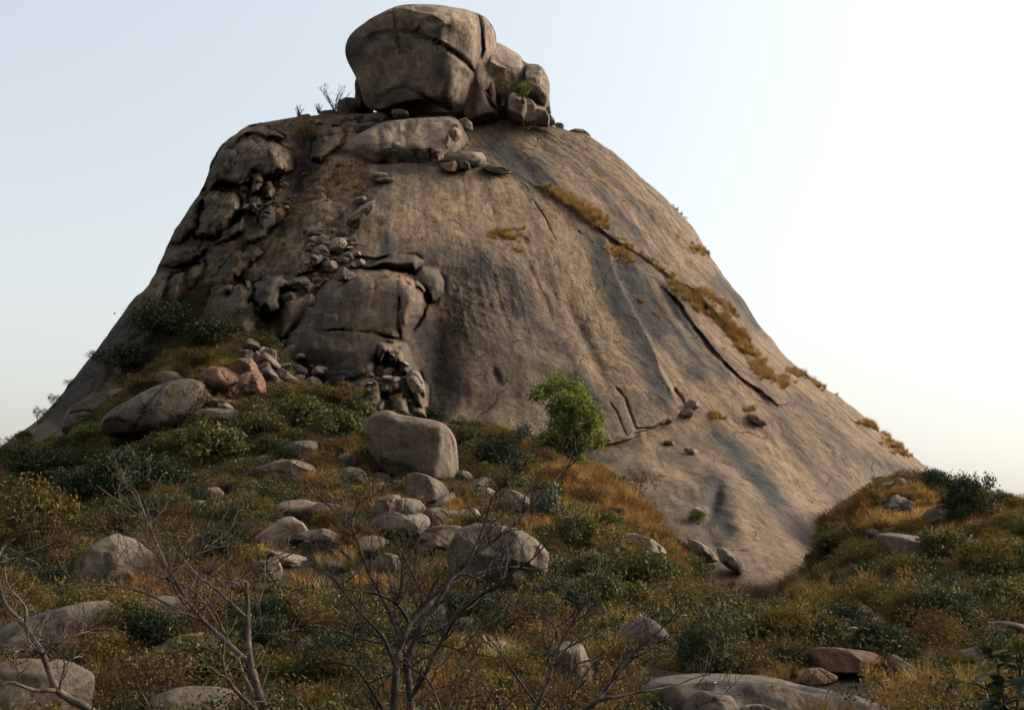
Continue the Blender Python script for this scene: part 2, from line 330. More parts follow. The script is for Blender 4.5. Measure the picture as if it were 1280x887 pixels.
# picture-traced relief, in metres along the surface normal
def relief(px, py, Vw):
    h = np.zeros(px.shape)
    wx = fbm(np.stack([px*.06, py*.06, px*0], -1), 3, 61)*3.0; wy = fbm(np.stack([px*.06, py*.06, px*0+9], -1), 3, 62)*3.0
    gn = fbm(np.stack([px*.045, py*.045, px*0+3], -1), 3, 63)
    def step(pts, hgt, w, fade, right=True, ends=.12):
        nonlocal h
        d, s, f = seg_dist(px+.5*wx, py+.5*wy, pts); sg = d*s*(1 if right else -1)
        e = sm(0, ends, f)*sm(1, 1-ends, f); fade = min(fade, 32)
        h += np.where(sg > -w, .5*hgt*sm(-w, w*.3, sg)*np.exp(-np.maximum(sg, 0)/fade), 0)*e
    def crack(pts, dep, w, ends=.06):
        nonlocal h
        d, s, f = seg_dist(px+.5*wx, py+.5*wy, pts); h -= (.7 if w < 3 else .45)*dep*np.exp(-(d/(w*.7 if w < 3 else w))**2)*(np.clip(.7+1.5*gn, .1, 1.2) if w < 3 else 1)*sm(0, ends, f)*sm(1, 1-ends, f)
    def bump_(cx, cy, rx, ry, a, ang=0):
        nonlocal h
        ca, sa = math.cos(R(ang)), math.sin(R(ang)); u = (px-cx)*ca+(py-cy)*sa; v = -(px-cx)*sa+(py-cy)*ca
        h += .55*a*np.exp(-(u/rx)**2-(v/ry)**2)
    def block(pts, H, w, gx=0., gy=0., groove=.5):
        # joint block: a raised, tilted plate with crisp edges
        nonlocal h
        q = np.array(pts, float); X, Y = px+wx, py+wy; m = (X > q[:, 0].min()-12) & (X < q[:, 0].max()+12) & (Y > q[:, 1].min()-12) & (Y < q[:, 1].max()+12)
        if not m.any(): return
        x, y = X[m], Y[m]; d, _, _ = seg_dist(x, y, np.r_[q, q[:1]]); ins = inpoly(x, y, pts); c = q.mean(0)
        v = np.where(ins, (H*(1.3 if c[0] > 345 or c[1] > 420 else 2.0)+(x-c[0])*gx+(y-c[1])*gy)*(1-np.exp(-(d/w)**1.3)), 0)-groove*(1 if c[0] > 345 else 1.7)*np.exp(-(d/1.6)**2)*np.clip(.45+1.6*gn[m], 0, 1.3)
        h[m] += v
    # main smooth slab: left (nose) side proud, right side a recessed dark strip
    step([(735, 270), (757, 292), (768, 338), (790, 385), (810, 420), (830, 468), (842, 492), (850, 512)], .5, 4, 120, True, .15)
    crack([(827, 357), (847, 377), (865, 400), (880, 420), (897, 442), (917, 465), (935, 480), (957, 494)], 1.3, 2.6)
    step([(820, 350), (847, 377), (865, 400), (880, 420), (897, 442), (917, 465), (935, 480), (957, 494), (985, 515)], 1.1, 3, 60, False)
    crack([(767, 480), (782, 497), (787, 515), (795, 537), (815, 536), (827, 530), (837, 524), (850, 508)], .6, 2.0)
    crack([(762, 500), (775, 528), (785, 549)], .4, 1.6); crack([(745, 556), (785, 548), (830, 532), (842, 524)], 1.1, 2.6)
    step([(740, 560), (785, 549), (800, 544), (838, 528), (852, 512)], 2.2, 3, 30, False, .05)
    crack([(842, 486), (852, 498), (856, 508)], .5, 1.8)
    crack([(655, 232), (668, 254), (682, 272), (690, 290), (697, 305)], .45, 1.5); crack([(645, 225), (660, 238)], .5, 1.5)
    step([(640, 215), (690, 242), (720, 262), (750, 285), (790, 312), (830, 338), (868, 362), (900, 392), (925, 425)], 1.3, 5, 55, False)
    crack([(722, 288), (733, 297), (742, 303)], .6, 2); crack([(748, 286), (765, 300), (780, 310)], .5, 2)
    step([(870, 365), (905, 398), (930, 432), (948, 462), (985, 480)], .8, 4, 30, False)
    step([(985, 462), (1020, 480), (1058, 498)], .9, 4, 30, True)
    step([(1070, 524), (1110, 545), (1150, 580)], .9, 4, 30, False)
    step([(850, 285), (880, 312), (905, 330)], .8, 5, 40, True)
    bump_(960, 360, 20, 60, -1.0, -35)
    # grooves that run down the right flank
    for pts, a, w in (([(790, 318), (850, 400), (905, 470), (960, 500)], .5, 6), ([(800, 350), (850, 430), (890, 470)], .45, 5), ([(700, 360), (735, 430), (765, 500)], .7, 7),
                      ([(610, 330), (625, 380), (640, 430)], .5, 5), ([(648, 300), (668, 345), (700, 420)], .4, 4), ([(880, 330), (925, 380), (965, 425)], .7, 7),
                      ([(985, 480), (1040, 540), (1095, 600)], .8, 7), ([(960, 490), (1030, 560), (1075, 620)], .6, 6), ([(620, 165), (655, 205), (680, 230)], .5, 8), ([(690, 180), (740, 225), (800, 270)], .35, 7),
                      ([(860, 560), (930, 600), (980, 650), (1010, 700)], .8, 8), ([(800, 570), (850, 590), (880, 625)], .8, 8), ([(930, 560), (1000, 610), (1040, 660)], .7, 8),
                      ([(1020, 500), (1090, 560), (1140, 600)], .6, 6), ([(760, 590), (850, 610), (890, 680), (930, 735)], .6, 7)): crack(pts, a, w, .3)
    bump_(893, 630, 7, 20, -1.6, 15); bump_(918, 640, 14, 40, 1.0, -20)
    bump_(620, 467, 4, 9, -.9, -25); bump_(655, 300, 6, 5, -.7)
    # upper nose top: a low lip below the summit ledge, recess under it
    step([(432, 212), (500, 205), (560, 213), (600, 212), (640, 216)], 1.2, 4, 25, True)
    crack([(560, 300), (500, 305), (455, 330)], .3, 4, .2)
    # left shoulder
    block([(237, 243), (236, 228), (246, 210), (256, 194), (266, 178), (278, 170), (272, 195), (262, 220), (258, 240)], 1.4, 5, -.01, 0)
    block([(280, 168), (300, 158), (338, 160), (358, 172), (345, 176), (310, 170), (290, 185), (275, 190)], .9, 4)
    block([(273, 196), (292, 184), (312, 172), (345, 178), (366, 190), (368, 212), (345, 222), (318, 221), (300, 234), (262, 240), (262, 222)], 2.2, 6, .012, .0)
    block([(335, 190), (352, 192), (358, 212), (340, 216)], .8, 3)
    block([(296, 228), (309, 218), (311, 243), (300, 241)], 1.0, 2.5); block([(312, 217), (328, 214), (331, 222), (327, 241), (313, 244)], 1.6, 2.5); block([(332, 226), (340, 224), (344, 236), (340, 250), (330, 250)], 1.3, 2.5)
    block([(206, 292), (216, 274), (236, 250), (262, 244), (252, 272), (246, 292), (235, 304), (208, 311)], 1.3, 5)
    block([(264, 244), (296, 243), (303, 252), (302, 264), (285, 280), (268, 296), (248, 300), (246, 290), (254, 272)], 1.6, 5, .01)
    block([(297, 245), (309, 242), (309, 262), (298, 266), (303, 254)], 1.2, 2.5); block([(306, 264), (303, 284), (280, 302), (264, 304), (286, 282)], 1.0, 3)
    block([(311, 246), (325, 245), (330, 258), (318, 268), (309, 262)], .8, 2.5)
    block([(187, 352), (193, 334), (206, 314), (262, 305), (250, 320), (230, 332), (205, 338)], 1.2, 4)
    block([(184, 356), (205, 340), (212, 340), (206, 372), (198, 400), (181, 398)], 1.5, 4); block([(214, 341), (232, 336), (228, 365), (214, 392), (206, 388), (210, 366)], 1.3, 4); block([(234, 335), (255, 325), (248, 350), (232, 372)], .9, 4)
    block([(300, 290), (322, 272), (338, 260), (348, 262), (345, 276), (325, 292), (305, 304)], 1.3, 3)
    block([(388, 178), (396, 164), (420, 160), (436, 163), (430, 178), (416, 190), (400, 204), (387, 202)], 2.0, 4, 0, 0)
    block([(262, 345), (290, 318), (318, 305), (330, 312), (300, 335), (285, 360), (262, 372)], 1.2, 4)
    block([(252, 400), (258, 372), (280, 352), (300, 345), (316, 352), (322, 385), (322, 425), (250, 430)], 2.6, 7, .01, .0)
    block([(314, 358), (332, 342), (355, 342), (362, 356), (350, 380), (345, 396), (326, 398), (318, 380)], 2.4, 5, .015, 0)
    block([(365, 345), (380, 320), (398, 308), (408, 320), (398, 336), (380, 346)], 1.4, 4); block([(386, 318), (396, 304), (410, 308), (408, 326), (392, 336)], 1.2, 3)
    block([(358, 352), (366, 345), (386, 346), (384, 362), (368, 366), (356, 366)], 1.5, 3); block([(350, 376), (366, 370), (384, 374), (374, 398), (356, 425), (344, 425), (347, 398)], 2.0, 5, .0, 0)
    # the overhanging middle buttress
    block([(356, 425), (374, 396), (388, 374), (402, 358), (425, 346), (450, 338), (478, 335), (500, 337), (522, 345), (533, 362), (534, 382), (524, 402), (512, 425), (504, 437), (492, 442), (478, 456), (476, 492), (465, 520), (440, 520), (415, 505), (385, 480), (355, 455)], 5.2, 9, .022, -.006, .6)
    block([(519, 340), (527, 332), (541, 334), (552, 342), (556, 352), (553, 364), (545, 374), (538, 380), (530, 370), (520, 358)], 3.4, 3.5, .02, 0)
    block([(450, 338), (470, 326), (492, 320), (518, 318), (530, 328), (518, 342), (500, 337), (478, 335)], 2.6, 4)
    block([(500, 338), (521, 350), (533, 364), (533, 384), (522, 404), (511, 426), (503, 434), (498, 410), (500, 376), (494, 352)], .8, 3, .02)
    crack([(400, 418), (430, 414), (450, 417), (480, 420), (503, 427)], 1.2, 2.2); crack([(500, 372), (502, 395), (505, 412)], .8, 1.4); crack([(500, 348), (518, 360), (531, 378)], 1.4, 2.2)
    crack([(430, 478), (460, 468), (478, 455)], 1.2, 3); crack([(466, 340), (470, 365), (462, 392)], .6, 3); crack([(415, 350), (408, 380), (392, 420)], .6, 3)
    block([(472, 430), (507, 430), (518, 455), (536, 480), (536, 522), (450, 524), (456, 490), (470, 468)], 3.6, 5, 0, 0, .1)
    # broken foot of the buttress
    for q in ([(484, 438), (494, 434), (504, 441), (506, 452), (497, 459), (486, 456), (481, 447)], [(505, 465), (514, 460), (525, 464), (531, 477), (533, 492), (530, 508), (520, 504), (512, 485), (506, 475)],
              [(472, 470), (486, 462), (498, 468), (500, 482), (488, 490), (474, 486)], [(456, 492), (470, 486), (482, 494), (480, 512), (460, 515), (452, 502)], [(484, 494), (498, 488), (510, 496), (512, 514), (490, 518)], [(498, 452), (508, 450), (514, 458), (508, 466), (499, 464)]):
        block(q, .9, 2.6, .03, 0, .35)
    bump_(470, 462, 10, 30, 1.5)
    # the left edge of the nose: a ledge of broken rock, then the gully
    step([(470, 248), (458, 262), (445, 285), (430, 305), (440, 322), (500, 320)], 1.4, 4, 60, False)
    bump_(395, 250, 45, 90, -1.6, 25)
    bump_(372, 205, 12, 40, -2.5, 10)
    bump_(345, 275, 22, 45, -2.5, 35)
    bump_(300, 360, 60, 50, -1.0, 20)
    # the face right of the buttress falls back: dark hollow
    bump_(545, 440, 24, 70, -2.2, 8)
    bump_(250, 400, 50, 60, -2.5)
    # upper-left ledge that carries the summit
    return h
def stain_shade_field(px, py, P3):  # dark water streaks, plus painted shade on the left mass, buttress, gully and hollow
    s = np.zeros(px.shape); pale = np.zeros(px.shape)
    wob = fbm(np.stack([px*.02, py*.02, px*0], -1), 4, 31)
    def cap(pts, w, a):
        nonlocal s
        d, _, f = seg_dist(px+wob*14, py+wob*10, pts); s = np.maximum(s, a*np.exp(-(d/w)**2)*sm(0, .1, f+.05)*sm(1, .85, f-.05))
    cap([(615, 172), (640, 195), (670, 215), (690, 240)], 14, .8); cap([(595, 180), (640, 215)], 8, .5)
    cap([(672, 170), (720, 212), (760, 255), (800, 300)], 6, .45); cap([(730, 200), (800, 255), (830, 290)], 5, .3)
    cap([(555, 330), (600, 340), (640, 350), (660, 400)], 26, .6); cap([(530, 400), (540, 460), (580, 500)], 28, .75); cap([(600, 310), (620, 380), (640, 470)], 14, .4)  # rough dark patches; the hollow beside the buttress has painted shade too
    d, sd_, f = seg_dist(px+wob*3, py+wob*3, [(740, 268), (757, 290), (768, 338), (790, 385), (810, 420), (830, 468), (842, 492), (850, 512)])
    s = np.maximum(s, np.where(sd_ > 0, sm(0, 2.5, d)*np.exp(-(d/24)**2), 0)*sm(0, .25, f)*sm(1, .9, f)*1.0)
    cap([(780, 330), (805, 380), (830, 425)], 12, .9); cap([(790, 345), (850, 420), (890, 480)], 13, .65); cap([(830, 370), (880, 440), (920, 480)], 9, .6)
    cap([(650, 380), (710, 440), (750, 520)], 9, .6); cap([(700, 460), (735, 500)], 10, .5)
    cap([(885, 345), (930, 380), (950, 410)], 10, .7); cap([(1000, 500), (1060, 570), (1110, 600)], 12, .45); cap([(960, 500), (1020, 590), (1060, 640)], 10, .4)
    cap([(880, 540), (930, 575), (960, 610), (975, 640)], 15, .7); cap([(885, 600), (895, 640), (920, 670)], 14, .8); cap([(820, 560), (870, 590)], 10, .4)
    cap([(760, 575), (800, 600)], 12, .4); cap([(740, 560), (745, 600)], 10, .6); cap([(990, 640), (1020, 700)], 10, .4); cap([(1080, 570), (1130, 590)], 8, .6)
    cap([(180, 380), (120, 450), (60, 530)], 34, .95); cap([(230, 380), (200, 450)], 40, .9); cap([(300, 420), (280, 460)], 30, .85)  # shade of the left flank put into the colour
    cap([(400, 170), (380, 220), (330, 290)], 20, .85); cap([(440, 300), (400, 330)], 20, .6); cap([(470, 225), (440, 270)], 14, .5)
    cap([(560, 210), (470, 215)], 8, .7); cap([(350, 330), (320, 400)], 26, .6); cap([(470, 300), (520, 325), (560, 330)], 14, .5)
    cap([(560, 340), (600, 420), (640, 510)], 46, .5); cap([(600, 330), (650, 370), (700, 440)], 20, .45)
    cap([(360, 440), (420, 470), (470, 500)], 34, .8); cap([(470, 440), (480, 500)], 16, .6); cap([(300, 170), (230, 270), (200, 350)], 60, .5); cap([(330, 250), (290, 330), (280, 400)], 50, .5)  # left blocks and buttress's lower left: grey weathering with shade painted in
    cap([(395, 200), (360, 250), (310, 300), (270, 340)], 12, .95); cap([(250, 350), (225, 400)], 22, .9); cap([(420, 370), (400, 430)], 40, .45)  # gully, left cleft and buttress side: shade painted into the colour
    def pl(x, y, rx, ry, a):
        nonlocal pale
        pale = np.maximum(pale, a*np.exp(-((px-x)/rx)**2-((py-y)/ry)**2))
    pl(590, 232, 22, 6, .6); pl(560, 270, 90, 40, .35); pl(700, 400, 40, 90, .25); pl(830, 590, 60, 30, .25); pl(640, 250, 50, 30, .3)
    return np.clip(s, 0, 1), pale
zfit = np.linspace(12, 43, 32); FIT = [zfit, np.zeros(32), np.zeros(32)]
for _ in range(5):   # fit the outline (seen in perspective) to the traced one
    Vt, _a, zt = dome_base(120, 200)
    px, py = proj(Vt)
    for side, sil in ((1, SIL_L), (2, SIL_R)):
        q = np.array(sil); q = q[np.argsort(q[:, 1])]
        j = px.argmin(1) if side == 1 else px.argmax(1); r = np.arange(len(zt))
        tgt = np.interp(py[r, j], q[:, 1], q[:, 0]); e = (tgt-px[r, j])/FPX*YC+(.55 if side == 1 else -.25)
        FIT[side] = FIT[side]+np.interp(zfit, zt, e)
V0, ARC, zz = dome_base(610, 1350)
Vb, Fb = lidded(V0)
Nb = vnormals(Vb, Fb)
if np.mean(Nb[:, 1][Vb[:, 1] < YC-5]) > 0: Fb = Fb[:, ::-1]; Nb = -Nb
px, py = proj(Vb)
frontm = sm(YC+4, YC-4, Vb[:, 1])
rough_l = sm(470, 400, px)*sm(60, 140, px)*frontm            # the broken left part is rougher
hf = relief(px, py, Vb)*frontm*sm(-.02, .25, -(Nb*(Vb/np.linalg.norm(Vb, axis=1, keepdims=True))).sum(1)); h = np.zeros(len(Vb))
flow = np.c_[np.r_[ARC.ravel(), np.zeros(len(Vb)-ARC.size)]*1.0, Vb[:, 2]*1.5, np.zeros(len(Vb))]
h += .55*fbm(Vb*.09, 4, 3)+.09*fbm(Vb*np.array([.8, .8, .25]), 4, 8)+.10*fbm(Vb*.45, 4, 18)+.03*fbm(flow*np.array([1.3, .35, 1]), 4, 21)+.08*fbm(Vb*1.1, 4, 23)
hard = ridged(Vb*np.array([.22, .22, .3]), 4, 44)
rough_l = rough_l*sm(.02, .4, -(Nb*(Vb/np.linalg.norm(Vb, axis=1, keepdims=True))).sum(1)); mk = rough_l > .01; wp = Vb[mk]+.9*np.stack([fbm(Vb[mk]*.5, 2, 80+k) for k in range(3)], -1)
c1, t1, e1 = cells(wp*np.array([.20, .20, .24]), 5); c2, t2, e2 = cells(wp*np.array([.8, .8, 1.0]), 55)
rr = .9*c1+1.5*t1-.7*np.exp(-(e1/.06)**2)+.12*c2+.3*t2-.16*np.exp(-(e2/.07)**2)
h[mk] += rough_l[mk]*(.26*rr+.35*(hard[mk]-.2)+.25*fbm(Vb[mk]*.9, 4, 15))
dark_rough = np.exp(-((px-590)/60)**2-((py-370)/50)**2)
h += dark_rough*.18*ridged(flow*np.array([1.2, 1.0, 1]), 3, 71)
Vd = Vb+Nb*h[:, None]-Vb/np.linalg.norm(Vb, axis=1, keepdims=True)*hf[:, None]*1.15   # traced relief moves along the line of sight, the roughness along the normal
hill_me = new_mesh('rock_hill', Vd, Fb)
s_, pl_ = stain_shade_field(px, py, Vd)
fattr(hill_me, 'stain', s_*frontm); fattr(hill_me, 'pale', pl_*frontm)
a = hill_me.attributes.new('flow', 'FLOAT_VECTOR', 'POINT'); a.data.foreach_set('vector', flow.astype(np.float32).ravel())
hill = link('rock_hill', hill_me, M_DOME, kind='structure', label='huge bare granite dome with dark streaks and dry grass in its cracks')
# rays from the camera onto what stands so far
BV_H = BVHTree.FromPolygons([tuple(v) for v in Vd[:]], [tuple(f) for f in Fb.tolist()])
_c = (TV[:, 1] > 5) & (TV[:, 1] < 210) & (np.abs(TV[:, 0]) < 150)
_f = TF[_c[TF].all(1)]
BV_T = BVHTree.FromPolygons([tuple(v) for v in TV], [tuple(f) for f in _f.tolist()])
def hit(px, py, which='both'):
    d = P(px, py, 1.0).normalized(); best = None
    for nm, b in (('h', BV_H), ('t', BV_T)):
        if which != 'both' and which != nm: continue
        q = b.ray_cast(Vector((0, 0, 0)), d, 400)
        if q[0] is not None and (best is None or q[0].y < best[0].y): best = (q[0], q[1], nm)
    return best
# ------------------------------------------------------------------ rocks
def smooth_poly(pts, n, sharp=0.0):
    """closed outline resampled to n points, corners rounded once"""
    q = np.asarray(pts, float)
    for _ in range(1):
        k = .22 if sharp < .5 else .12
        a = q*(1-k)+np.roll(q, -1, 0)*k; b = q*k+np.roll(q, -1, 0)*(1-k)
        q = np.stack([a, b], 1).reshape(-1, 2)
    c = q.mean(0)
    # centre: area centroid
    x, y = q[:, 0], q[:, 1]; x2, y2 = np.roll(x, -1), np.roll(y, -1); cr = x*y2-x2*y; A = cr.sum()/2
    c = np.array([((x+x2)*cr).sum()/(6*A), ((y+y2)*cr).sum()/(6*A)])
    th = np.linspace(0, 2*math.pi, n, endpoint=False); out = []
    for t in th:
        d = np.array([math.cos(t), math.sin(t)]); best = 0
        p1 = q-c; p2 = np.roll(q, -1, 0)-c; e = p2-p1
        den = d[0]*e[:, 1]-d[1]*e[:, 0]; den = np.where(np.abs(den) < 1e-9, 1e-9, den)
        r = (p1[:, 0]*e[:, 1]-p1[:, 1]*e[:, 0])/den; u = (p1[:, 0]*d[1]-p1[:, 1]*d[0])/den
        ok = (u >= -1e-6) & (u <= 1+1e-6) & (r > 0)
        best = r[ok].max() if ok.any() else 1.0
        out.append(c+d*best)
    return np.array(out), c
ROCKS = []
def rock(poly, label=None, cat='boulder', name='boulder', mat=None, T=None, D=None, p=2.6, off=0.0, rough=1.0, facets=(), cracks=(), bumps=(), n=72, m=30, parent=None, group=None,
         lean=0.0, tilt=0.0, seed=None, ang=.5, kind=None, on='both', stains=(), ground=None, back=1.0):
    """closed rock whose outline from the camera is poly (photo pixels), at real distance D with half-depth T metres.
    facets: (ax, ay, bx, by, k) - beyond the line (right of a->b) the front falls back k metres per metre."""
    mat = mat or M_BOULDER; seed = seed if seed is not None else int(abs(sum(a*7+b*13 for a, b in poly))) % 9973
    out, c = smooth_poly(poly, n, ang); lo = min(poly, key=lambda q: -q[1])
    if D is None:
        bx, by = ground if ground else (c[0], max(q[1] for q in poly)-2)
        hh = hit(bx, by, on) or hit(bx, by, 'both') or hit(bx, by+25, 'both')
        D = hh[0].y if hh else 120.0
    C = P(c[0], c[1], D); rng = C.length; mpp = rng/FPX
    wid = (out[:, 0].max()-out[:, 0].min())*mpp; hei = (out[:, 1].max()-out[:, 1].min())*mpp; sz = math.sqrt(wid*hei)
    if T is None: T = .5*min(wid, hei*1.3)
    fw = C.normalized(); rt = fw.cross(Vector((0, 0, 1))).normalized(); up = rt.cross(fw).normalized()
    if ground is None and name == 'boulder' and on != 'x': C = C+fw*(T*.25)
    C = C+fw*off
    # rings: the front cap and the back cap share the outline
    ph = np.linspace(0.0, math.pi, m); rho = np.abs(np.sin(ph))**(2.0/p); hh_ = np.sign(np.cos(ph))*np.abs(np.cos(ph))**(2.0/p)
    rho[0] = rho[-1] = 0.015
    O = (out-c)*mpp
    u = rho[:, None]*O[None, :, 0]; v = -rho[:, None]*O[None, :, 1]; w = np.broadcast_to(hh_[:, None]*T, u.shape).copy()
    w = np.where(w < 0, w*back, w)
    X = c[0]+u/mpp; Y = c[1]-v/mpp
    fr = np.clip(hh_, 0, 1)[:, None]
    w = w+u*lean+v*tilt
    for (ax, ay, bx, by, k) in facets:
        L = math.hypot(bx-ax, by-ay); d = ((bx-ax)*(Y-ay)-(by-ay)*(X-ax))/L*mpp
        w = w-(np.sqrt(d*d+(sz*.03)**2)+d)*.5*k*(hh_[:, None] > -.2)
    st = np.zeros(u.shape)
    for pts, dep, wd in cracks:
        d, _, _ = seg_dist(X, Y, pts); w = w-dep*np.exp(-(d/wd)**2)*(fr > 0); st = np.maximum(st, .8*np.exp(-(d/(wd*1.3))**2))
    for (bx, by, rx, ry, a) in bumps: w = w+a*np.exp(-((X-bx)/rx)**2-((Y-by)/ry)**2)*(fr > 0)
    for (bx, by, rx, ry, a) in stains: st = np.maximum(st, a*np.exp(-((X-bx)/rx)**2-((Y-by)/ry)**2)*(fr > 0))
    V = np.stack([u, v, w], -1).reshape(-1, 3)
    F = grid_faces(m, n, True)[:, ::-1]
    cap0 = np.arange(n); cap1 = (m-1)*n+np.arange(n)
    # planar chips: cut the rock by a few random planes so it is not a smooth pebble
    rs = np.random.default_rng(seed)
    for _ in range(int(8*ang)+2):
        nn = rs.normal(size=3); nn[2] = abs(nn[2])+.2; nn /= np.linalg.norm(nn)
        q = V@nn; lim = q.max()*rs.uniform(*((.80, .96) if ang < .5 else (.74, .95))); ex = np.maximum(q-lim, 0)
        V = V-ex[:, None]*nn*.9
    if ang >= .5:   # broken faces: flatten towards a few large planes
        for _ in range(8):
            nn = rs.normal(size=3); nn[2] = abs(nn[2])+.4; nn /= np.linalg.norm(nn); q = V@nn; lim = q.max()*rs.uniform(.72, .92); ex = np.maximum(q-lim, 0); V = V-ex[:, None]*nn*.95
        for _ in range(2 if n <= 60 else 0):   # a joint cutting through the block
            nn = rs.normal(size=3); nn[2] *= .2; nn /= np.linalg.norm(nn); q = V@nn-rs.normal()*.12*sz+.05*sz*fbm(V/sz*3+seed, 2, seed)
            V[:, 2] -= np.where(V[:, 2] > 0, .05*sz*np.exp(-(q/(.018*sz))**2)+np.where(q > 0, .025*sz, 0)*(np.repeat(rho, n) < .97), 0)
    N = vnormals(V, F)
    if (N*V).sum() < 0: F = F[:, ::-1]; N = -N
    B = np.array([[rt.x, up.x, -fw.x], [rt.y, up.y, -fw.y], [rt.z, up.z, -fw.z]])
    Wd = V@B.T; s = 1/sz
    no = .04*fbm(Wd*s*1.6+seed, 4, seed)+.022*fbm(Wd*s*6+seed, 3, seed+3)+.035*(ridged(Wd*s*2.2+seed, 4, seed+5)-.3)
    edge = np.repeat(rho, n); sil = np.where(edge > .93, .35, 1.0)
    Wd = Wd+(N@B.T)*(no*sz*rough*sil)[:, None]
    # base at the bottom of the rock, local coordinates
    o0 = Vector(C)+Vector((0, 0, float(Wd[:, 2].min())))
    Wd[:, 2] -= Wd[:, 2].min()
    nv = len(Wd); Wd = np.r_[Wd, Wd[:n].mean(0)[None], Wd[-n:].mean(0)[None]]
    j = np.arange(n); j2 = (j+1) % n; flip = F[0, 0] != 0 or True
    t0 = np.stack([np.full(n, nv), j, j2, j2], -1); t1 = np.stack([np.full(n, nv+1), (m-1)*n+j2, (m-1)*n+j, (m-1)*n+j], -1)
    me = bpy.data.meshes.new(name)
    fl = F.tolist()+[list(q[:3]) for q in t0.tolist()]+[list(q[:3]) for q in t1.tolist()]
    me.from_pydata(Wd.tolist(), [], fl); me.polygons.foreach_set('use_smooth', np.ones(len(me.polygons), bool)); me.validate(); me.update()
    import bmesh
    bm = bmesh.new(); bm.from_mesh(me); bmesh.ops.recalc_face_normals(bm, faces=bm.faces); bm.to_mesh(me); bm.free()
    fattr(me, 'stain', np.r_[st.ravel(), 0, 0]); fattr(me, 'pale', np.zeros(nv+2))
    o = link(name, me, mat, parent=None, label=label, cat=cat if parent is None else None, group=group, kind=kind)
    if parent is not None:
        o.parent = parent; o.location = o0-parent.location
    else: o.location = o0
    ROCKS.append((o, out, D, T)); return o
hill.location = (0, 0, 0)
def outcrop(poly, **k):
    k.setdefault('name', 'rock_block'); k.setdefault('mat', M_LEFT); k.setdefault('cat', None)
    k.setdefault('on', 'h'); k.setdefault('p', 3.0); k.setdefault('ang', .6)
    if 'D' not in k:
        _, c = smooth_poly(poly, 24); q = hit(c[0], c[1], 'h'); k['D'] = (q[0].y if q else 128)+k.pop('sink', .6)
    return rock(poly, parent=hill, **k)
# ---- the giant summit boulder and its neighbours
D0 = 139.0
cap = bpy.data.objects.new('summit_boulder', None); COL.objects.link(cap); cap.location = P(540, 148, D0)
cap['label'] = 'giant overhanging cracked boulder crowning the top of the hill'; cap['category'] = 'boulder'
def capb(poly, nm, **k):
    k.setdefault('mat', M_CAP); k.setdefault('p', 3.2); k.setdefault('D', D0); k.setdefault('n', 150); k.setdefault('m', 70); k.setdefault('ang', .25)
    return rock(poly, name=nm, parent=cap, **k)
# one mass split by a long curved crack into a shell above and a jutting body below
capb([(436, 64), (440, 50), (452, 38), (468, 27), (490, 15), (510, 10.5), (530, 10), (560, 12), (585, 15.5), (600, 19), (609, 26), (616, 36), (619, 48), (619, 62), (614, 76), (603, 92), (598, 112), (594, 135), (587, 148), (562, 149), (520, 144), (480, 141), (460, 134), (456, 115), (450, 98), (446, 91), (438, 76)],
     'rock_body', T=8.0, n=330, m=150, p=4.5, facets=((556, 160, 550, 10, .8), (440, 126, 600, 120, .45)),
     cracks=(([(449, 54), (462, 47), (485, 43), (515, 45), (540, 53), (562, 65), (578, 78), (588, 88), (592, 92)], .9, 2.3), ([(592, 17), (597, 40), (600, 62), (592, 88)], .8, 2.1), ([(495, 13), (488, 30), (486, 44), (485, 72)], .7, 1.2), ([(518, 36), (516, 44)], .5, 1.2),
             ([(468, 122), (482, 113), (500, 108), (525, 114), (545, 126), (560, 132)], .7, 2.4), ([(436, 80), (444, 62), (456, 50)], .5, 3)),
     bumps=((512, 131, 40, 12, -1.7), (510, 75, 60, 26, .9), (565, 100, 14, 30, .7), (585, 50, 12, 30, .6), (545, 28, 30, 10, .5), (540, 30, 60, 8, .3)),
     stains=((545, 85, 8, 20, .8), (505, 128, 45, 12, .8), (556, 112, 7, 22, .7), (465, 75, 10, 8, .6), (575, 130, 6, 12, .6), (440, 70, 7, 24, .7), (548, 42, 14, 5, .9), (572, 62, 10, 14, .4), (500, 90, 30, 14, .3)), rough=.75)
capb([(590, 62), (614, 62), (620, 76), (621, 100), (621, 125), (625, 152), (605, 157), (584, 154), (576, 135), (580, 108), (586, 85)], 'rock_column', T=7.0, off=2.6, p=7, facets=((604, 160, 604, 60, .8),),
     cracks=(([(612, 105), (608, 125), (618, 135)], .7, 2),), stains=((594, 120, 5, 30, .8), (612, 115, 6, 14, .5)), n=110, m=54)
# to the right of the giant boulder
SUMG = 'boulders standing along the summit'
rock([(598, 58), (620, 54), (640, 67), (655, 80), (672, 86), (684, 100), (686, 130), (692, 157), (640, 160), (598, 158)], 'shadowed rock mass filling the gap behind the summit pinnacles', D=D0+3, T=4, p=4, mat=M_LEFT, n=110, m=50, on='x', ground=(1, 1), rough=1.2)
rock([(606, 52), (628, 56), (640, 64), (650, 70), (656, 80), (657, 92), (655, 112), (652, 128), (655, 150), (640, 157), (610, 156), (606, 120), (604, 80)], 'tall weathered summit rock wedged right of the giant boulder', D=D0+.8, T=5.5, p=6, ang=.9, mat=M_CAP, n=110, m=50, on='x',
     facets=((640, 160, 642, 50, .5),), cracks=(([(618, 84), (628, 84), (632, 100), (640, 108), (650, 110)], .5, 2), ([(636, 154), (634, 130), (640, 115)], .5, 2)), stains=((628, 95, 6, 10, .3), (640, 120, 12, 14, .5), (622, 130, 6, 16, .4)), rough=1.0, ground=(630, 150))
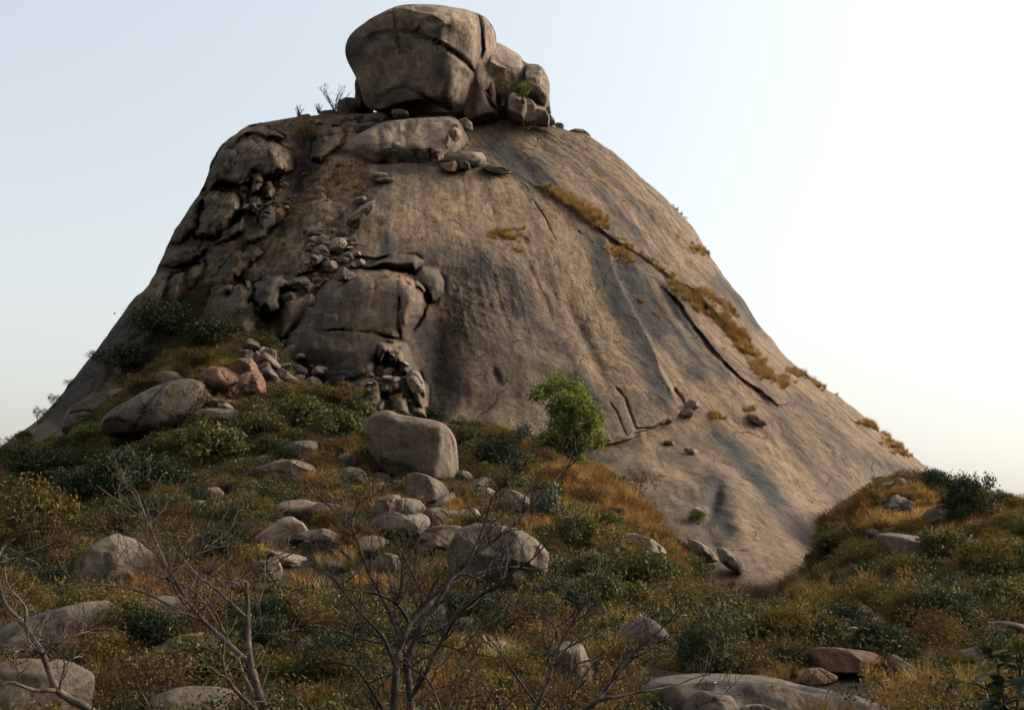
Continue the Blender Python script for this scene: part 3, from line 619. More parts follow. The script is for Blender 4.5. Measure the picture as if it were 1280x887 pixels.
rock([(658, 82), (664, 80), (672, 81), (680, 88), (685, 98), (687, 108), (686, 125), (684, 138), (676, 137), (668, 128), (660, 126), (654, 118), (655, 104), (657, 92)], 'upright rounded pinnacle rock at the right end of the summit', D=D0-1, T=3.4, p=4.5, ang=.6, rough=1.2, mat=M_CAP, n=90, m=40, on='x', facets=((668, 140, 664, 80, .7),), ground=(670, 130))
rock([(636, 118), (648, 115), (656, 119), (659, 135), (658, 154), (640, 154), (634, 140)], 'squarish grey rock below the green bush of the summit', D=D0-3, T=2.4, p=4.5, ang=.9, rough=1.5, mat=M_CAP, ground=(645, 150), on='x', facets=((656, 160, 654, 110, 1),))
rock([(652, 120), (664, 124), (673, 136), (675, 156), (656, 158), (654, 140)], 'narrow sunlit slab leaning under the pinnacle rock', D=D0-2.5, T=1.8, p=4.5, ang=.9, rough=1.5, mat=M_CAP, ground=(665, 150), on='x')
rock([(668, 128), (680, 134), (687, 146), (686, 159), (669, 158)], 'small sunlit slab at the right foot of the pinnacle rock', D=D0-2.3, T=1.5, p=4.5, ang=.9, rough=1.5, mat=M_CAP, ground=(677, 150), on='x')
rock([(684, 130), (688, 133), (689, 142), (684, 142)], 'small knob of rock perched behind the pinnacle', D=D0, T=1.0, mat=M_CAP, ground=(686, 140), on='x', n=40, m=20)
rock([(683, 143), (688, 143), (693, 149), (695, 157), (685, 158)], 'pointed stone closing the right end of the summit rocks', D=D0-1.5, T=1.2, mat=M_CAP, ground=(688, 155), on='x', n=40, m=20)
rock([(692, 155), (697, 153), (703, 154), (706, 159), (705, 164), (697, 163)], 'small round stone beside the dark egg boulder on the skyline', D=D0+1, T=.8, mat=M_LEFT, ground=(698, 160), on='x', n=40, m=20)
rock([(711, 163), (720, 160.5), (730, 162), (737, 168), (739, 173), (734, 176), (722, 171), (712, 166)], 'dark egg-shaped boulder poised on the right skyline', D=D0+1, T=1.2, p=2.1, mat=M_LEFT, ground=(725, 170), on='x', n=60, m=30)
# left of the giant boulder
rock([(447, 92), (456, 98), (462, 130), (470, 142), (440, 142), (444, 118), (443, 105)], 'dark narrow rock under the left overhang of the giant boulder', D=D0+2, T=3, mat=M_LEFT, ground=(455, 138), on='x')
for pts, lb, dd in (([(424, 126), (432, 122), (446, 123), (450, 135), (448, 148), (425, 148), (420, 136)], 'dark blocky rock right of the bare summit bush', 1),
                ([(366, 149), (374, 144), (386, 142), (391, 148), (390, 157), (368, 158)], 'dark stone on the left skyline of the summit', 2),
                ([(398, 140), (415, 137), (428, 140), (430, 152), (400, 153)], 'flat dark stone under the bare summit bush', 1.5),
                ([(455, 146), (470, 140), (482, 141), (485, 150), (470, 154), (452, 154)], 'low brown stone below the left end of the giant boulder', -3),
                ([(488, 138), (498, 136), (510, 139), (511, 147), (492, 148)], 'pale wedge stone propping the giant boulder', -6),
                ([(408, 150), (430, 147), (450, 150), (452, 160), (425, 162), (405, 158)], 'broad dark slab left of the summit ledge', -1),
                ([(440, 158), (460, 152), (478, 153), (470, 162), (445, 166)], 'thin flat slab on the left of the summit ledge', -4),
                ([(385, 152), (400, 148), (410, 155), (405, 165), (384, 166)], 'dark stone in the saddle left of the summit', 0)):
    rock(pts, lb, D=D0+dd, mat=M_LEFT, on='x', ground=(1, 1), n=48, m=24, p=3)
# the ledge under the summit
outcrop([(412, 205), (428, 190), (445, 172), (470, 158), (500, 149), (530, 146), (560, 144), (572, 150), (580, 162), (588, 172), (584, 185), (590, 200), (565, 206), (545, 208), (500, 206), (465, 208), (430, 216)], D=133.5, T=5.2, p=3.4, mat=M_CAP, n=150, m=70, lean=0,
        facets=((590, 176, 440, 180, 1.3), (560, 205, 548, 145, .5)), cracks=(([(478, 170), (481, 205)], .8, 2), ([(492, 172), (500, 205)], .6, 2), ([(520, 180), (522, 205)], .8, 2.5), ([(545, 185), (548, 206)], .8, 2), ([(560, 165), (568, 180), (566, 190)], .6, 1.6), ([(535, 178), (535, 200)], .6, 2)),
        bumps=((490, 190, 6, 15, 1.0), (515, 194, 6, 11, .8), (528, 196, 5, 10, -.9), (548, 192, 7, 13, .9), (503, 196, 3, 13, -.9), (470, 195, 8, 12, -.6), (455, 198, 6, 10, .6), (537, 188, 3, 12, -.9), (572, 186, 8, 14, .7)), stains=((500, 195, 40, 9, .6), (525, 193, 30, 8, .8), (440, 200, 14, 10, .3)), rough=1.7, ang=.9)
for pts, lb, dd, mt in (([(554, 192), (568, 190), (590, 190), (602, 190), (608, 197), (606, 206), (595, 208), (570, 204), (556, 200)], 'long sunlit block on the edge above the main rock face', -5.5, M_PALE),
                    ([(550, 205), (560, 203), (569, 201), (573, 207), (573, 214), (560, 215), (551, 211)], 'stone with an orange sunlit end, lower left of the long block', -7, M_RED),
                    ([(574, 203), (581, 200), (587, 204), (588, 211), (583, 214), (575, 211)], 'small pointed stone between the orange one and the flat slab', -7, M_LEFT),
                    ([(600, 210), (608, 206), (622, 206), (632, 211), (643, 218), (630, 218), (612, 215)], 'thin flat slab leaning right of the small pointed stone', -7, M_CAP),
                    ([(572, 150), (582, 147), (590, 154), (591, 164), (582, 160)], 'angular tan block in the cleft below the giant boulder', -5.5, M_PALE),
                    ([(560, 164), (569, 158), (577, 164), (575, 176), (568, 178), (563, 172)], 'cube-shaped tan block at the right end of the summit ledge', -5.8, M_PALE)):
    rock(pts, lb, D=(hit(float(np.mean([q[0] for q in pts])), max(q[1] for q in pts)-1, 'h')[0].y-(.6 if max(q[1] for q in pts) > 180 else 5)), mat=mt, on='x', ground=(1, 1), n=48, m=24, p=3.2, cat='boulder' if 'slab' not in lb else 'rock slab', T=1.4)
# ------------------------------------------------------------------ boulders on the slope
def bl(poly, label, mat=None, **k):
    k.setdefault('n', 56); k.setdefault('m', 28); k.setdefault('p', 2.9); k.setdefault('ang', .7); k.setdefault('rough', 1.15)
    return rock(poly, label, mat=mat or M_BOULDER, **k)
bl([(454, 535), (460, 522), (472, 514), (485, 512), (500, 519), (525, 522), (550, 527), (561, 534), (570, 546), (573, 565), (575, 602), (562, 600), (540, 598), (500, 596), (482, 591), (465, 570), (456, 548)],
   'large upright flat-faced boulder standing in the middle of the slope', T=2.3, p=7, n=160, m=80, ang=.15, rough=.7, on='t', facets=((545, 600, 552, 525, 1.5), (575, 536, 450, 520, 1.0)), stains=((500, 580, 40, 20, .35),), lean=.2)
bl([(128, 535), (132, 522), (145, 510), (162, 500), (185, 487), (205, 478), (230, 472), (250, 475), (255, 492), (250, 515), (225, 535), (212, 545), (180, 550), (150, 548), (132, 544)],
   'long dark whale-shaped boulder on the left slope', M_LEFT, T=3.0, n=100, m=50, ang=.3, cracks=(([(170, 535), (185, 505), (205, 482)], .2, 1.5), ([(136, 530), (150, 526), (158, 528)], .5, 2)), rough=.8, bumps=((180, 545, 50, 8, -1.2),))
bl([(78, 540), (85, 512), (105, 500), (118, 491), (128, 490), (134, 499), (125, 508), (110, 520), (100, 534), (88, 545)], 'grey tilted slab left of the whale-shaped boulder', M_LEFT, cat='rock slab')
bl([(130, 494), (142, 486), (155, 484), (162, 488), (157, 493), (142, 497)], 'small pale flat stone between the tilted slab and the whale-shaped boulder', M_PALE, ground=(146, 500))
bl([(250, 470), (256, 462), (265, 458), (280, 459), (291, 464), (305, 470), (311, 480), (308, 496), (295, 499), (282, 495), (268, 484), (255, 480)], 'wide orange-lit boulder, left lobe of the orange cluster', M_RED, T=1.5)
bl([(290, 454), (299, 448), (313, 447), (320, 455), (325, 468), (312, 474), (294, 472)], 'orange knob on top of the orange boulder cluster', M_RED, ground=(308, 488), T=1.2)
bl([(298, 470), (312, 464), (325, 466), (331, 476), (333, 490), (326, 500), (312, 499), (300, 490)], 'rounded orange boulder at the right of the orange cluster', M_RED, T=1.3, cracks=(([(314, 466), (315, 480), (312, 498)], .25, 1.5),))
bl([(243, 514), (255, 511), (280, 510), (305, 513), (307, 522), (298, 527), (262, 526), (245, 521)], 'long flat slab lying below the orange cluster', M_BOULDER, T=1.2, p=4.5, ang=.3, facets=((310, 515, 240, 515, 2.5),), cat='rock slab')
bl([(256, 500), (272, 497), (293, 500), (294, 508), (275, 511), (257, 508)], 'thin brown slab stacked just above the long flat slab', M_BOULDER, p=4, cat='rock slab')
bl([(300, 550), (303, 535), (310, 525), (325, 526), (328, 534), (318, 547), (308, 555)], 'grey wedge boulder right of the long flat slab', M_BOULDER)
bl([(282, 562), (290, 554), (303, 553), (310, 560), (306, 570), (286, 570)], 'dim grey stone half hidden under leaves below the wedge boulder', M_LEFT)
bl([(201, 567), (206, 562), (214, 564), (219, 572), (214, 582), (203, 582)], 'small orange-red stone alone among dark bushes', M_RED)
bl([(350, 444), (358, 434), (372, 427), (386, 441), (383, 450), (374, 456), (353, 450)], 'angular grey block with a peaked top at the foot of the buttress', M_BOULDER, p=4, ang=1, facets=((383, 436, 352, 448, .9),))
bl([(327, 440), (335, 435), (346, 438), (346, 450), (340, 459), (331, 456)], 'upright tan block left of the peaked grey block', M_BOULDER, p=3.6, ang=1)
bl([(344, 464), (350, 458), (362, 466), (373, 475), (368, 482), (352, 477)], 'long tan stone slanting down right of the orange cluster', M_BOULDER)
bl([(378, 476), (390, 470), (400, 474), (406, 483), (396, 486), (384, 483)], 'pale flat stone at the right end of the talus', M_PALE)
bl([(360, 458), (374, 455), (385, 462), (385, 471), (370, 472)], 'dark stone between the peaked block and the pale flat stone', M_LEFT)
bl([(324, 462), (334, 458), (343, 470), (336, 478), (326, 473)], 'dark stone right beside the orange cluster', M_LEFT)
bl([(316, 448), (320, 436), (325, 440), (328, 455), (320, 460)], 'thin upright slab left of the upright tan block', M_BOULDER, cat='rock slab')
bl([(346, 434), (356, 429), (364, 430), (360, 438), (348, 442)], 'small dark stone behind the peaked grey block', M_LEFT)
bl([(292, 440), (303, 436), (316, 438), (312, 447), (296, 448)], 'low grey stone at the upper left of the talus', M_LEFT)
bl([(351, 562), (360, 554), (375, 551), (394, 550), (399, 559), (393, 573), (376, 577), (360, 573)], 'tan boulder with a sunlit edge resting on a flat grey one', M_BOULDER, T=1.2, facets=((385, 580, 388, 545, 1),))
bl([(309, 583), (318, 572), (332, 568), (347, 570), (344, 578), (322, 585)], 'low grey stone left of the tan boulder', M_BOULDER)
bl([(311, 588), (330, 582), (350, 574), (375, 575), (393, 582), (390, 597), (360, 606), (347, 608), (338, 602), (315, 594)], 'broad flat grey boulder carrying the tan one', M_BOULDER, T=1.6, n=80, m=40)
bl([(247, 622), (258, 610), (270, 607), (279, 615), (279, 632), (262, 640), (250, 634)], 'grey rounded boulder, taller of the pair in the leafy hollow', M_BOULDER)
bl([(225, 642), (232, 630), (246, 625), (262, 626), (267, 636), (255, 650), (232, 650)], 'low rounded boulder, lower of the pair in the leafy hollow', M_BOULDER)
bl([(419, 577), (425, 567), (436, 566), (446, 571), (448, 582), (440, 588), (425, 586)], 'round stone just left of the large upright boulder', M_BOULDER)
bl([(417, 596), (425, 586), (438, 583), (450, 585), (458, 592), (461, 606), (440, 611), (424, 606)], 'rounded boulder below the round stone', M_BOULDER)
bl([(463, 592), (478, 589), (492, 596), (500, 606), (486, 608), (468, 602)], 'flat stone at the foot of the large upright boulder', M_BOULDER)
bl([(503, 612), (507, 592), (520, 590), (535, 594), (552, 602), (562, 613), (560, 628), (545, 632), (515, 626)], 'wide humped boulder in front of the large upright one', M_BOULDER, T=1.3, n=80, m=40)
bl([(465, 643), (470, 624), (485, 618), (500, 618), (505, 632), (490, 650), (474, 652)], 'grey boulder left of the pale centre rock', M_BOULDER)
bl([(480, 636), (488, 625), (508, 622), (525, 625), (533, 635), (524, 646), (495, 650), (483, 645)], 'pale flat-topped rock in the centre of the foreground pile', M_PALE, T=1.2, p=3.4, facets=((535, 634, 480, 634, .8),))
bl([(488, 662), (492, 651), (505, 645), (525, 640), (536, 646), (539, 655), (525, 664), (500, 668)], 'pale sunlit rock at the front of the foreground pile', M_PALE, T=1.1, facets=((540, 650, 490, 654, .8),))
bl([(469, 654), (477, 647), (490, 646), (495, 652), (488, 663), (473, 662)], 'small pale rock, left of the front pale rock', M_PALE)
bl([(532, 639), (540, 634), (552, 634), (561, 641), (559, 655), (545, 660), (535, 655)], 'brown rounded rock right of the pale centre rock', M_BOULDER)
bl([(512, 623), (522, 618), (535, 620), (545, 627), (543, 636), (528, 637)], 'tan rock behind the pale centre rock', M_BOULDER)
bl([(449, 634), (458, 627), (468, 628), (470, 640), (456, 644)], 'dark small rock at the left end of the foreground pile', M_LEFT)
bl([(520, 678), (528, 662), (545, 657), (575, 656), (580, 668), (562, 684), (553, 698), (540, 690), (525, 698)], 'rounded rock undercut by a dark hollow, left of the broad dome slab', M_BOULDER, T=1.2, bumps=((530, 680, 8, 10, -.7),))
bl([(556, 690), (572, 660), (595, 655), (625, 656), (650, 662), (672, 675), (686, 692), (684, 715), (664, 732), (640, 742), (610, 738), (585, 730), (562, 716)], 'broad low dome-like slab behind the bare branches', M_BOULDER, T=1.8, n=110, m=54, ang=.55, rough=1.3, stains=((600, 700, 26, 30, .6), (655, 705, 18, 26, .5)), facets=((670, 664, 560, 676, 1.2),), cracks=(([(612, 672), (630, 690), (640, 720)], .12, 2), ([(640, 665), (655, 690), (660, 720)], .10, 3)), cat='rock slab')
bl([(578, 606), (590, 600), (605, 596), (620, 600), (624, 614), (610, 624), (590, 620)], 'tan rock right of the humped boulder', M_BOULDER)
bl([(623, 624), (635, 612), (650, 612), (662, 622), (661, 644), (650, 654), (632, 646)], 'grey round rock left of the silvery bush', M_BOULDER)
bl([(641, 613), (650, 605), (665, 604), (679, 608), (673, 620), (655, 624)], 'flat tan rock above the silvery bush', M_BOULDER)
bl([(526, 756), (538, 735), (550, 742), (560, 770), (564, 796), (548, 806), (530, 790)], 'tall tan slab seen through the central bare tree', M_BOULDER, cat='rock slab')
bl([(466, 700), (480, 690), (498, 694), (500, 712), (480, 718), (466, 712)], 'brown stone half buried left of the undercut rock', M_BOULDER)
bl([(90, 727), (95, 702), (118, 680), (144, 666), (170, 676), (193, 695), (190, 716), (158, 726), (130, 732)], 'peaked boulder with a sunlit right shoulder at lower left', M_BOULDER, T=1.6, n=90, m=44, p=3.2, facets=((160, 735, 140, 660, .9),), stains=((120, 710, 25, 20, .4),))
bl([(310, 710), (318, 702), (335, 699), (351, 700), (353, 716), (345, 728), (325, 730), (311, 722)], 'tan two-lobed rock beside the broken stem', M_BOULDER, cracks=(([(332, 698), (334, 728)], .2, 1.6),))
bl([(282, 728), (295, 722), (312, 728), (312, 742), (290, 746)], 'low brown rock left of the two-lobed rock', M_BOULDER)
bl([(-25, 812), (-10, 786), (50, 768), (100, 754), (135, 751), (144, 768), (132, 796), (90, 812), (40, 824)], 'broad dark slab at the left edge', M_LEFT, T=1.6, n=90, m=44, cat='rock slab')
bl([(143, 800), (155, 765), (175, 752), (205, 745), (230, 750), (238, 772), (218, 790), (190, 802), (165, 806)], 'angular brown boulder right of the broad dark slab', M_BOULDER, T=1.2, cracks=(([(176, 765), (178, 790)], .3, 1.6),))
bl([(188, 816), (212, 797), (250, 790), (280, 800), (288, 824), (250, 838), (205, 836)], 'low flat rock among dry stalks at lower left', M_BOULDER)
bl([(364, 816), (372, 800), (390, 794), (405, 798), (406, 814), (396, 832), (372, 838)], 'pale-tipped stone in the dark thicket at lower left', M_BOULDER)
bl([(-30, 845), (20, 826), (80, 828), (112, 846), (104, 900), (-30, 905)], 'dark bedrock slab in the bottom left corner', M_SLAB, D=33, T=2, on='x', ground=(1, 1), n=80, m=40, cat='rock slab')
bl([(190, 872), (230, 858), (280, 860), (310, 876), (290, 905), (190, 905)], 'dark slab at the bottom edge between the left bare trees', M_SLAB, D=33, T=1.8, on='x', ground=(1, 1), cat='rock slab')
bl([(402, 742), (420, 735), (436, 742), (430, 756), (408, 757)], 'small brown stone left of the central bare tree', M_BOULDER)
bl([(688, 812), (705, 800), (728, 805), (738, 830), (745, 852), (722, 862), (698, 845)], 'pinkish slab behind the right bare tree', M_BOULDER, cat='rock slab')
# right-hand side
bl([(1095, 667), (1120, 666), (1150, 671), (1168, 679), (1171, 698), (1150, 702), (1132, 699), (1115, 694), (1102, 680)], 'flat-topped slab jutting from the dry grass on the right', M_BOULDER, T=1.9, p=4.5, ang=.3, rough=.7, n=90, m=44, facets=((1170, 681, 1095, 669, 3.0),), cat='rock slab')
bl([(1116, 606), (1122, 597), (1130, 598), (1136, 607), (1132, 614), (1120, 613)], 'tan stone near the right foot of the hill', M_BOULDER)
bl([(1111, 627), (1117, 618), (1124, 618), (1128, 632), (1120, 637), (1113, 635)], 'narrow upright stone in tall dry grass', M_PALE)
bl([(1127, 634), (1135, 624), (1145, 628), (1144, 641), (1130, 642)], 'small dark stone right of the narrow upright one', M_LEFT)
bl([(1150, 650), (1160, 636), (1180, 630), (1190, 640), (1184, 656), (1160, 660)], 'dim slab under the dark tree on the right', M_LEFT)
bl([(1080, 664), (1090, 660), (1102, 663), (1100, 672), (1084, 673)], 'small brown stone left of the jutting slab', M_BOULDER)
bl([(1222, 790), (1235, 778), (1255, 777), (1285, 782), (1295, 806), (1265, 808), (1240, 802)], 'smooth brown slab at the right edge', M_BOULDER, T=1.2, cat='rock slab')
bl([(1041, 797), (1050, 788), (1068, 783), (1080, 788), (1092, 798), (1091, 812), (1065, 815), (1044, 812)], 'grey peaked boulder behind the dark red rock', M_PALE, p=3.4, ang=1)
bl([(1015, 820), (1020, 810), (1045, 810), (1085, 814), (1098, 820), (1111, 836), (1109, 850), (1095, 849), (1070, 843), (1040, 841), (1018, 837)], 'long dark red rock with a deep shadow under it', M_RED, T=1.0, n=90, m=44, p=3.4, facets=((1096, 855, 1090, 805, .8), (1105, 816, 1015, 812, .8), (1010, 826, 1115, 832, 1.0)))
bl([(998, 850), (1008, 836), (1025, 834), (1047, 845), (1042, 856), (1010, 858)], 'small dark rock left of the dry grass tussocks', M_RED)
bl([(1108, 815), (1122, 820), (1140, 832), (1160, 847), (1157, 857), (1140, 856), (1125, 848), (1112, 832)], 'slanting dark slab right of the dark red rock', M_LEFT, cat='rock slab')
bl([(1119, 795), (1130, 784), (1140, 788), (1151, 801), (1140, 810), (1125, 806)], 'brown stone left of the round dark bush', M_BOULDER)
bl([(800, 900), (804, 868), (818, 853), (840, 848), (868, 845), (920, 846), (960, 848), (984, 855), (1015, 863), (1060, 872), (1100, 884), (1110, 915), (1050, 940), (900, 945), (810, 930)],
   'broad bare bedrock slab along the bottom edge', M_SLAB, D=34.0, T=3.8, p=3.2, on='x', ground=(1, 1), n=150, m=80, ang=.2, rough=.8, facets=((1110, 874, 800, 858, 3.5),), cracks=(([(900, 868), (935, 862), (980, 872)], .12, 2.0), ([(880, 860), (960, 858), (1050, 874)], .08, 1.2)), stains=((860, 885, 20, 14, .5),), cat='rock slab')
bl([(852, 905), (856, 880), (870, 866), (890, 864), (915, 870), (925, 890), (920, 915), (870, 915)], 'dark rounded rock set into the front of the bedrock slab', M_SLAB, D=30.4, T=.9, on='x', ground=(1, 1))
bl([(922, 893), (930, 882), (950, 880), (972, 888), (975, 905), (930, 910)], 'pale broken block at the bottom edge', M_PALE, D=30.5, T=.8, on='x', ground=(1, 1), p=4)
bl([(988, 855), (996, 848), (1010, 850), (1016, 858), (1000, 861)], 'small stone at the back edge of the bedrock slab', M_BOULDER, D=36.5, T=.4, on='x', ground=(1, 1))
def onhill(poly, label, mat=None, **k):
    k.setdefault('T', None); c = np.mean(np.array(poly, float), 0); q = hit(c[0], max(b for a, b in poly)-1, 'both')
    k['D'] = (q[0].y if q else 110)+k.pop('sink', -.3); k.setdefault('n', 44); k.setdefault('m', 22); k.setdefault('p', 3.2); k.setdefault('ang', .9)
    return rock(poly, label, mat=mat or M_CAP, on='x', ground=(1, 1), **k)
for poly, label, mt in (([(857, 672), (872, 675), (890, 687), (898, 700), (887, 705), (877, 702), (868, 690)], 'loose flat plate of rock among orange grass', M_CAP),
    ([(895, 681), (905, 684), (925, 697), (932, 713), (924, 718), (910, 710), (900, 700)], 'smooth tilted plate with a black gap beneath it', M_CAP),
    ([(856, 704), (865, 698), (872, 705), (869, 715), (858, 715)], 'small stone ringed by orange grass', M_BOULDER),
    ([(880, 706), (888, 703), (896, 704), (894, 710), (884, 712)], 'small plate under the loose flat plate', M_CAP),
    ([(770, 663), (800, 668), (815, 673), (838, 691), (841, 702), (828, 700), (810, 692), (790, 684)], 'curved bare ledge below the orange grass', M_CAP),
    ([(829, 551), (838, 549), (844, 553), (842, 557), (830, 556)], 'flat brick-like chip lying on the lower slab', M_BOULDER),
    ([(848, 562), (860, 559), (871, 561), (872, 567), (862, 567)], 'thin plate propped on the lower slab', M_PALE),
    ([(749, 546), (755, 541), (762, 543), (765, 550), (757, 554), (750, 553)], 'round cobble at the foot of the big slab by the green tree', M_BOULDER),
    ([(855, 506), (862, 499), (872, 501), (875, 508), (868, 514), (860, 513)], 'upper of two round stones lodged in the slab joint', M_CAP),
    ([(851, 513), (860, 510), (868, 514), (867, 522), (855, 522)], 'lower of two round stones lodged in the slab joint', M_CAP),
    ([(932, 516), (945, 518), (957, 526), (960, 532), (952, 533), (940, 527)], 'thin flake of rock on the right flank beside a grass tuft', M_CAP),
    ([(411, 302), (418, 297), (430, 297), (435, 305), (431, 314), (422, 318), (413, 313)], 'pinkish block perched at the head of the broken gully', M_PALE),
    ([(395, 298), (403, 292), (412, 296), (410, 305), (398, 306)], 'tan stone left of the pinkish gully block', M_CAP),
    ([(388, 326), (391, 312), (402, 304), (412, 312), (411, 324), (400, 332)], 'grey slabby block below the tan gully stone', M_LEFT),
    ([(439, 253), (448, 246), (457, 245), (458, 251), (448, 256)], 'small sunlit flake on the ledge above the gully', M_PALE),
    ([(430, 284), (435, 272), (448, 262), (462, 250), (470, 248), (468, 257), (455, 276), (445, 286)], 'long grey ledge block with a bright edge beside the nose', M_CAP),
    ([(333, 277), (340, 265), (350, 258), (357, 262), (356, 272), (345, 281), (336, 282)], 'tilted reddish block in the upper left gully', M_RED),
    ([(459, 225), (475, 222), (493, 222), (494, 227), (470, 230)], 'thin dark slab lying under the summit ledge', M_LEFT),
    ([(460, 219), (472, 215), (486, 216), (480, 221), (464, 222)], 'pale splinter of rock above the thin dark slab', M_PALE),
    ([(444, 331), (450, 323), (457, 326), (456, 333), (448, 334)], 'small bright triangular stone above the buttress', M_PALE),
    ([(416, 351), (422, 340), (432, 336), (444, 342), (445, 349), (430, 353)], 'rounded grey stone resting at the top of the buttress', M_LEFT),
    ([(384, 380), (388, 366), (393, 370), (395, 381), (388, 385)], 'small pointed stone standing left of the buttress', M_PALE),
    ([(359, 361), (368, 348), (380, 345), (388, 350), (386, 359), (372, 363)], 'flat grey stone on top of the left pillar', M_LEFT),
    ([(400, 330), (408, 325), (420, 326), (424, 334), (414, 340), (402, 338)], 'brown stone wedged in the gully debris', M_CAP),
    ([(425, 318), (434, 314), (444, 318), (440, 326), (428, 326)], 'dark stone below the pinkish gully block', M_LEFT),
    ([(380, 288), (392, 284), (404, 286), (410, 291), (396, 293), (382, 293)], 'pale flat flake at the top of the debris', M_PALE),
    ([(418, 291), (428, 289), (436, 291), (434, 295), (420, 295)], 'thin grey flake beside the pinkish gully block', M_LEFT),
    ([(862, 640), (870, 632), (878, 636), (880, 646), (868, 650)], 'brown stone in the orange grass right of the tree', M_CAP),
    ([(820, 660), (826, 653), (834, 655), (835, 662), (826, 665)], 'grey cobble in the middle of the orange grass', M_LEFT),
    ([(484, 442), (494, 436), (503, 441), (505, 452), (496, 458), (486, 455)], 'rounded block at the head of the broken foot of the buttress', M_CAP),
    ([(506, 466), (514, 461), (524, 465), (530, 477), (532, 492), (528, 504), (518, 496), (510, 482)], 'smooth sunlit bulge at the foot of the buttress', M_PALE)):
    onhill(poly, label, mt)
# loose stones nobody could name one by one: still one object each
protos = []
for k in range(5):
    o = rock([(0+random.uniform(-2, 2), 0), (8, -5+random.uniform(-2, 2)), (18, -6), (26, -1+random.uniform(-2, 2)), (24, 8), (12, 12+random.uniform(-2, 2)), (2, 8)], D=60, T=.36, on='x', ground=(1, 1), n=30, m=18, p=5, ang=2.2, rough=.45, seed=90+k, mat=(M_LEFT, M_CAP, M_BOULDER)[k % 3], name='stone', label='x', cat='stone')
    protos.append(o); o.data.polygons.foreach_set('use_smooth', np.zeros(len(o.data.polygons), bool))
cnt = 0; used = set(); BIGST = []
def scatter(poly, N, s0, s1, label, group, mt=None, flat=.7):
    q = np.array(poly, float); n0 = 0; tries = 0
    while n0 < N and tries < N*12:
        tries += 1
        x = random.uniform(q[:, 0].min(), q[:, 0].max()); y = random.uniform(q[:, 1].min(), q[:, 1].max())
        if not inpoly(np.array([x]), np.array([y]), poly)[0]: continue
        hh = hit(x, y)
        if hh is None: continue
        i = random.randrange(5); src = protos[i]
        if i not in used: used.add(i); o = src
        else: o = src.copy(); COL.objects.link(o)
        s = random.uniform(s0, s1)*random.uniform(.7, 1.2)/.75
        o.scale = (s*random.uniform(.8, 1.3), s, s*random.uniform(flat*.7, flat*1.2)); o.rotation_euler = (random.uniform(-.4, .4), random.uniform(-.4, .4), random.uniform(0, 6.3))
        o.location = hh[0]-Vector((0, 0, .05*s)); BIGST.append((float(hh[0].x), float(hh[0].y), s)); o['label'] = label; o['group'] = group; n0 += 1
scatter([(375, 290), (400, 284), (440, 300), (470, 322), (440, 338), (400, 360), (385, 375), (370, 345), (385, 315)], 60, .3, .9, 'small angular stone in the debris of the gully', 'stones in the gully debris')
scatter([(320, 228), (350, 222), (372, 240), (360, 262), (330, 275), (310, 262)], 26, .3, .9, 'dark stone choking the upper left gully', 'stones in the upper left gully')
scatter([(300, 445), (345, 430), (385, 450), (420, 488), (400, 495), (360, 480), (335, 475)], 50, .25, .7, 'small stone of the talus below the buttress', 'stones of the talus')
scatter([(455, 470), (490, 440), (515, 455), (530, 505), (455, 508)], 36, .3, .8, 'small stone at the broken foot of the buttress', 'stones at the foot of the buttress')
scatter([(395, 480), (440, 495), (470, 510), (430, 505)], 14, .2, .5, 'pebble along the foot of the buttress', 'pebbles along the buttress')
scatter([(450, 600), (620, 600), (690, 660), (560, 700), (450, 690)], 24, .2, .5, 'small stone around the foreground rock pile', 'stones around the rock pile')
scatter([(1010, 735), (1060, 725), (1090, 755), (1030, 752)], 16, .3, .8, 'grey stone in the broken patch right of the slab foot', 'stones right of the slab foot')
scatter([(290, 600), (470, 610), (480, 690), (430, 740), (280, 700)], 16, .8, 1.7, 'brown block strewn over the slope left of the rock pile', 'blocks left of the rock pile')
scatter([(455, 600), (620, 605), (690, 640), (640, 670), (480, 680)], 22, .7, 1.5, 'broken block wedged between the foreground rocks', 'blocks between the foreground rocks')
scatter([(300, 440), (350, 428), (395, 455), (425, 490), (370, 485), (310, 480)], 24, .7, 1.5, 'angular block of the talus under the buttress', 'blocks of the talus')
scatter([(180, 470), (300, 500), (330, 560), (230, 560), (150, 520)], 12, .8, 1.7, 'grey block on the leafy left slope', 'blocks on the left slope')
scatter([(560, 720), (760, 740), (820, 820), (560, 850)], 12, .6, 1.2, 'brown block half sunk in the lower scrub', 'blocks in the lower scrub')
scatter([(1000, 760), (1230, 770), (1260, 850), (1000, 800)], 10, .6, 1.2, 'brown block in the right-hand scrub', 'blocks in the right-hand scrub')
scatter([(1090, 600), (1180, 640), (1160, 660), (1080, 650)], 8, .6, 1.2, 'tan block at the right foot of the hill', 'blocks at the right foot')
scatter([(180, 700), (400, 680), (420, 860), (150, 860)], 22, .12, .35, 'small stone half hidden in the lower left scrub', 'stones in the lower left scrub')
scatter([(380, 205), (450, 200), (455, 235), (380, 270), (350, 270)], 20, .2, .5, 'small stone on the scrubby shelf above the gully', 'stones on the scrubby shelf')
scatter([(560, 200), (640, 210), (645, 222), (565, 216)], 8, .15, .35, 'pebble on the shelf below the summit ledge', 'pebbles below the summit ledge')
scatter([(375, 150), (450, 146), (480, 156), (420, 168), (385, 168)], 14, .4, 1.0, 'dark stone heaped left of the summit ledge', 'stones left of the summit ledge')
